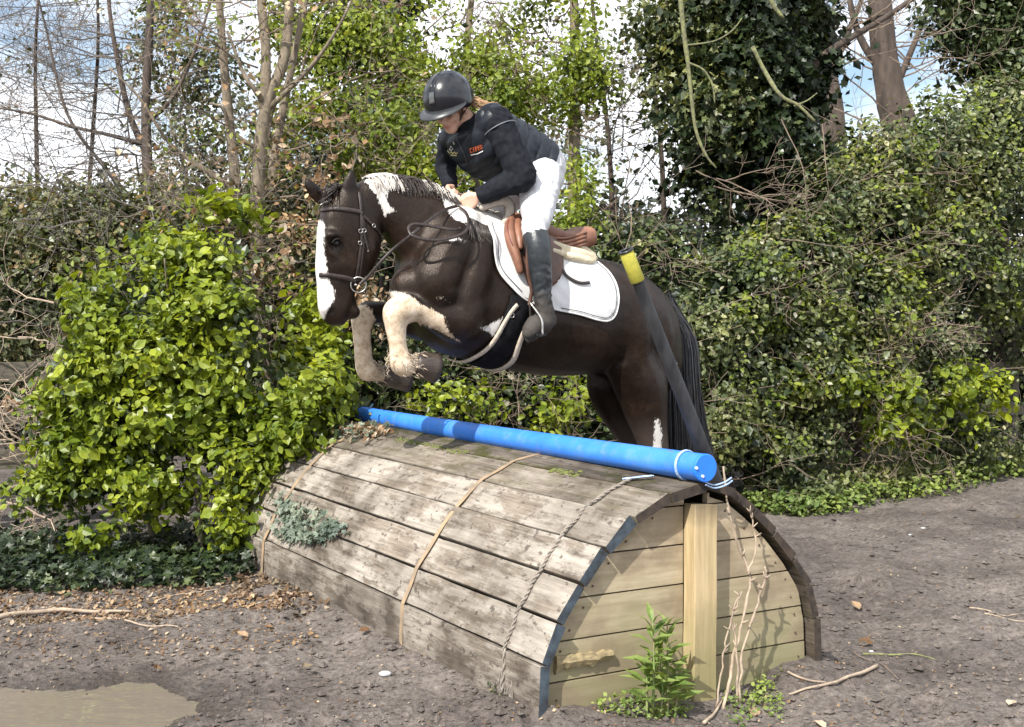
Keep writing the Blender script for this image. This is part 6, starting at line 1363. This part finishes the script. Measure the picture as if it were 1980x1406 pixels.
# single fallen leaves
fl_me = leaf_part_meshes(T_OVAL, M['leaf_dead'], 3)
spots = [(305, 1288, 'rust-brown fallen leaf at the edge of the puddle'), (585, 1308, 'pale curled fallen leaf on open soil left of the log'), (717, 1252, 'orange fallen leaf in front of the lower plank'), (608, 1250, 'crumpled orange leaf on the soil between litter and puddle'), (850, 1300, 'orange fallen leaf against the foot of the log near the strap'), (1662, 1178, 'light tan fallen leaf on dark soil right of the jump'), (1660, 1242, 'small rust fallen leaf right of the boarded end'), (1820, 1302, 'buff fallen leaf far out on the soil beyond the forked twig'), (1975, 1000, 'cream fallen leaf near the hedge at the soil edge'), (1960, 1362, 'yellowish fallen leaf at the lower corner of the soil'), (1530, 1300, 'crumpled brown leaf beside weeds at the log corner'), (1505, 1312, 'rusty curled leaf lying by the log corner weeds'), (1450, 1370, 'rust leaf among weeds by the dead stems'), (1575, 1398, 'straw-coloured leaf flat on soil at the bottom edge'), (640, 1215, 'tan leaf below the first strap'), (530, 1222, 'small curled leaf on the soil below the litter'), (1990, 1290, 'brown leaf at the side edge'), (480, 1245, 'broken brown leaf near the puddle head')]
for x, y, lab in spots:
    if y > 1406 or x > 1980: continue
    p = gpt(x, y); o = bpy.data.objects.new('fallen_leaf', fl_me[len(lab) % 3]); COL.objects.link(o); o.location = p + Vector((0, 0, .012)); s_ = random.uniform(.05, .075); o.scale = (s_, s_, s_ * 2.2); o.rotation_euler = (random.uniform(-.5, .5), random.uniform(-.5, .5), random.uniform(0, 6.28)); tag(o, lab, 'leaf', 'fallen leaves on the soil')
# stones
for x, y, s_, lab in ((745, 1326, .022, 'pale grey flat stone on the soil in front of the log'), (1785, 1020, .014, 'small white stone on the soil near the hedge'), (1760, 1028, .012, 'tiny white stone beside a slightly larger one near the hedge'), (1685, 1253, .010, 'white pebble on the dark soil right of the boarded end')):
    p = gpt(x, y); mb = MB(); mb.ball(p + Vector((0, 0, s_ * .3)), (s_ * 1.3, s_, s_ * .55), 8); tag(mb.build('stone', simple('pale_stone', (.5, .5, .5), (.35, .35, .36), 40, .8), None, True), lab, 'stone', 'stones on the soil')
# sticks
def stick(pts, r, label, mat='stick', forks=0):
    P = []
    for x, y in catmull([(a, b) for a, b in pts], 5): p = gpt(x, y); P.append(p + Vector((0, 0, r * .9 + .004)))
    P = [(P[max(i - 1, 0)] + P[i] + P[min(i + 1, len(P) - 1)]) / 3 for i in range(len(P))]
    mb = MB(); mb.tube(P, [r * (1 - .6 * i / len(P)) for i in range(len(P))], 6); tag(mb.build('stick', M[mat], None, True), label, 'stick', 'sticks lying on the ground')
stick([(-60, 1215), (60, 1192), (160, 1186), (262, 1182)], .016, 'thick knobbly fallen branch lying in the leaf litter'); stick([(150, 1202), (220, 1206), (300, 1216), (348, 1226)], .007, 'thin pale stick curving out of the litter towards the log')
stick([(300, 1165), (360, 1152), (430, 1150)], .005, 'slim stick in the litter under the shrub'); stick([(1700, 1306), (1640, 1328), (1580, 1345), (1522, 1350)], .009, 'pale bent stick on the soil right of the boarded end')
stick([(1645, 1258), (1690, 1290), (1740, 1322)], .004, 'thin dark stem crossing behind the pale bent stick', 'twig'); stick([(1665, 1264), (1720, 1266), (1770, 1270), (1815, 1278)], .006, 'yellowish feathery stalk lying on the soil', 'lichen')
stick([(1870, 1184), (1930, 1192), (1975, 1188)], .005, 'forked pale twig on the soil far right'); stick([(1900, 1205), (1950, 1204), (2000, 1208)], .004, 'straight straw-pale twig just nearer than the forked twig'); stick([(1520, 1330), (1560, 1336), (1600, 1338)], .006, 'short buff stick beside the pale bent one')
stick([(1360, 1400), (1380, 1382), (1398, 1358)], .008, 'grey stick at the foot of the dead stems')
stick([(1235, 1330), (1300, 1352), (1360, 1362)], .004, 'reddish bramble stem trailing at the foot of the post', 'bark_red')
# dead stems standing beside the post
def stems(pts, r, label, seed):
    g = np.random.default_rng(seed); P = [LOG + TR * u + AX * y + Vector((0, 0, z)) for u, y, z in pts]; P = spline(P, 5); mb = MB()
    P = [p + Vector(g.normal(0, .0025, 3)) for p in P]; mb.tube(P, [r * .78 * (1 - .45 * i / len(P)) * (1 + .12 * g.normal()) for i in range(len(P))], 6)
    for k in range(5): i = int(g.uniform(.3, .95) * len(P)); d = Vector((g.normal(0, .6), g.normal(0, .3), .7)).normalized(); mb.tube([P[i], P[i] + d * .012, P[i] + d * .03], [r * .7, r * .5, r * .25], 5)
    tag(mb.build('dead_stem', M['stick'], None, True), label, 'stem', 'dead stems standing beside the post')
def fp(px, py, off=-.09):
    d = ray(px, py); n = np.array(AX); p0 = np.array(LOG + AX * off); q = EYEP + d * (((p0 - EYEP) @ n) / (d @ n)); return tuple(((Vector(q) - LOG).dot(TR), (Vector(q) - LOG).dot(AX), q[2]))
stems([fp(1398, 1380, -.14), fp(1412, 1310), fp(1425, 1240), fp(1440, 1180), fp(1450, 1110, -.07), fp(1425, 1050, -.05), fp(1408, 980, -.04), fp(1398, 900, -.03)], .0095, 'tallest dead stem, arching past the end of the blue pipe', 1)
stems([fp(1448, 1110, -.08), fp(1462, 1060, -.06), fp(1455, 1010, -.05), fp(1450, 985, -.05)], .006, 'short side stem forking off the tallest dead stem', 2)
stems([fp(1430, 1360, -.13), fp(1435, 1260), fp(1462, 1180), fp(1480, 1120), fp(1482, 1095)], .0085, 'dead stem leaning towards the rounded side of the jump', 3)
stems([fp(1385, 1370, -.12), fp(1395, 1290, -.09), fp(1405, 1230), fp(1420, 1180), fp(1433, 1145)], .0055, 'thin dead stem closest to the post', 4)
stems([fp(1425, 1372, -.12), fp(1425, 1250, -.10), fp(1415, 1200), fp(1430, 1150)], .0065, 'upright dead stem in the middle of the bundle', 5)
# green weed in front of the post
g = np.random.default_rng(77); wdr = empty('leafy_weed', gpt(1275, 1375), label='bright green leafy weed with lance-shaped leaves growing against the post', cat='weed')
lm = leaf_part_meshes(T_LANCE, M['leaf_weed'], 3)
P_, N_, T_, S_ = [], [], [], []
wb = Vector(gpt(1275, 1378))
for sx, top, h_ in ((1262, 1200, 11), (1290, 1205, 11), (1275, 1250, 9), (1250, 1290, 6), (1305, 1285, 7)):
    p0 = Vector(LOG + TR * fp(sx, 1380, -.16)[0] + AX * -.16); p0.z = float(gh(p0.x, p0.y)); u1 = fp(sx, top, -.12); p1 = LOG + TR * u1[0] + AX * u1[1] + Vector((0, 0, u1[2])); P = spline([p0, p0.lerp(p1, .5) + Vector(g.normal(0, .01, 3)), p1], 4)
    mb = MB(); mb.tube(P, [.006 - .004 * i / len(P) for i in range(len(P))], 6); mb.build('stem', simple('weed_stem', (.14, .22, .05), (.20, .16, .08), 20, .6, .2), wdr, True)
    for k in range(h_):
        t = .25 + .75 * (k + .5) / h_; i = min(int(t * (len(P) - 1)), len(P) - 2); q = P[i].lerp(P[i + 1], t * (len(P) - 1) - i)
        for s in range(2):
            an = k * 2.1 + s * math.pi + g.normal(0, .3); upk = .35 + 1.1 * max(t - .6, 0) * 2 + g.normal(0, .15); d = Vector((math.cos(an), math.sin(an) * .9 - .1, upk)).normalized(); n_ = Vector((0, 0, 1)) - d * d.z; n_ = (n_.normalized() + Vector(g.normal(0, .2, 3)) + Vector((-.1, -.3, 0))); n_ = (n_ - d * n_.dot(d)).normalized()
            P_.append(tuple(q)); T_.append(tuple(d)); N_.append(tuple(n_)); S_.append((.135 - .055 * t) * g.uniform(.8, 1.2))
leaf_parts(np.array(P_), np.array(N_), np.array(T_), np.array(S_), lm, wdr)
# grey-green ivy growing on the planks, and leaves caught by the pipe end
g = np.random.default_rng(78)
r = empty('ivy_clump', at(600, 1010, 7.3), label='grey-green ivy clump growing on the planks beside the first strap', cat='ivy')
def on_planks(px, py, out):
    # nearest point of the round log under this spot
    d = ray(px, py); best = None
    for Y in np.linspace(5.0, 9.5, 260):
        p = EYEP + d * (Y / d[1]); u, v = log_uv(p[0], p[1])
        rr_ = ((u + .10) / .70) ** 2 + (max(p[2], 0) / .885) ** 2
        if rr_ <= 1.02 and -.05 < v < LOGLEN + .05: return Vector(p) + (Vector((-.55, -.35, .5)) * out)
    return None
P_, N_ = [], []
for k in range(620):
    c_ = [(585, 1005, 26, 28), (570, 1035, 22, 14), (640, 1022, 24, 16), (560, 990, 16, 22), (610, 1045, 16, 8)][g.integers(0, 5)]
    q = on_planks(c_[0] + g.normal(0, c_[2] * .6), c_[1] + g.normal(0, c_[3] * .6), g.uniform(.0, .07))
    if q is not None: P_.append(tuple(q)); N_.append((-.3, -.4, .6))
P_ = np.array(P_); N_ = unit(np.array(N_) + g.normal(size=P_.shape) * .45); mesh_obj('leaves', leaf_mesh('leaves', P_, N_, frames(N_, g, .2), .034 * g.uniform(.6, 1.3, len(P_)), T_IVY, g), M['leaf_grey'], r, kind='stuff')
r2 = empty('leaf_drift', at(710, 822, 8.1), label='dry leaves and ivy heaped on the log top under the wrapped pipe end', cat='leaves')
P_ = []
for k in range(300):
    q = on_planks(705 + g.normal(0, 26), 832 + g.normal(0, 8), g.uniform(0, .03))
    if q is not None: P_.append(tuple(q))
P_ = np.array(P_); N_ = unit(np.array([-.2, -.4, .8]) + g.normal(size=P_.shape) * .6); h = len(P_) * 2 // 3
mesh_obj('leaves', leaf_mesh('leaves', P_[:h], N_[:h], frames(N_[:h], g, 0), .035 * g.uniform(.6, 1.3, h), T_OVAL, g), M['leaf_dead'], r2, kind='stuff'); mesh_obj('leaves', leaf_mesh('leaves', P_[h:], N_[h:], frames(N_[h:], g, 0), .035 * g.uniform(.6, 1.3, len(P_) - h), T_IVY, g), M['leaf_grey'], r2, kind='stuff')
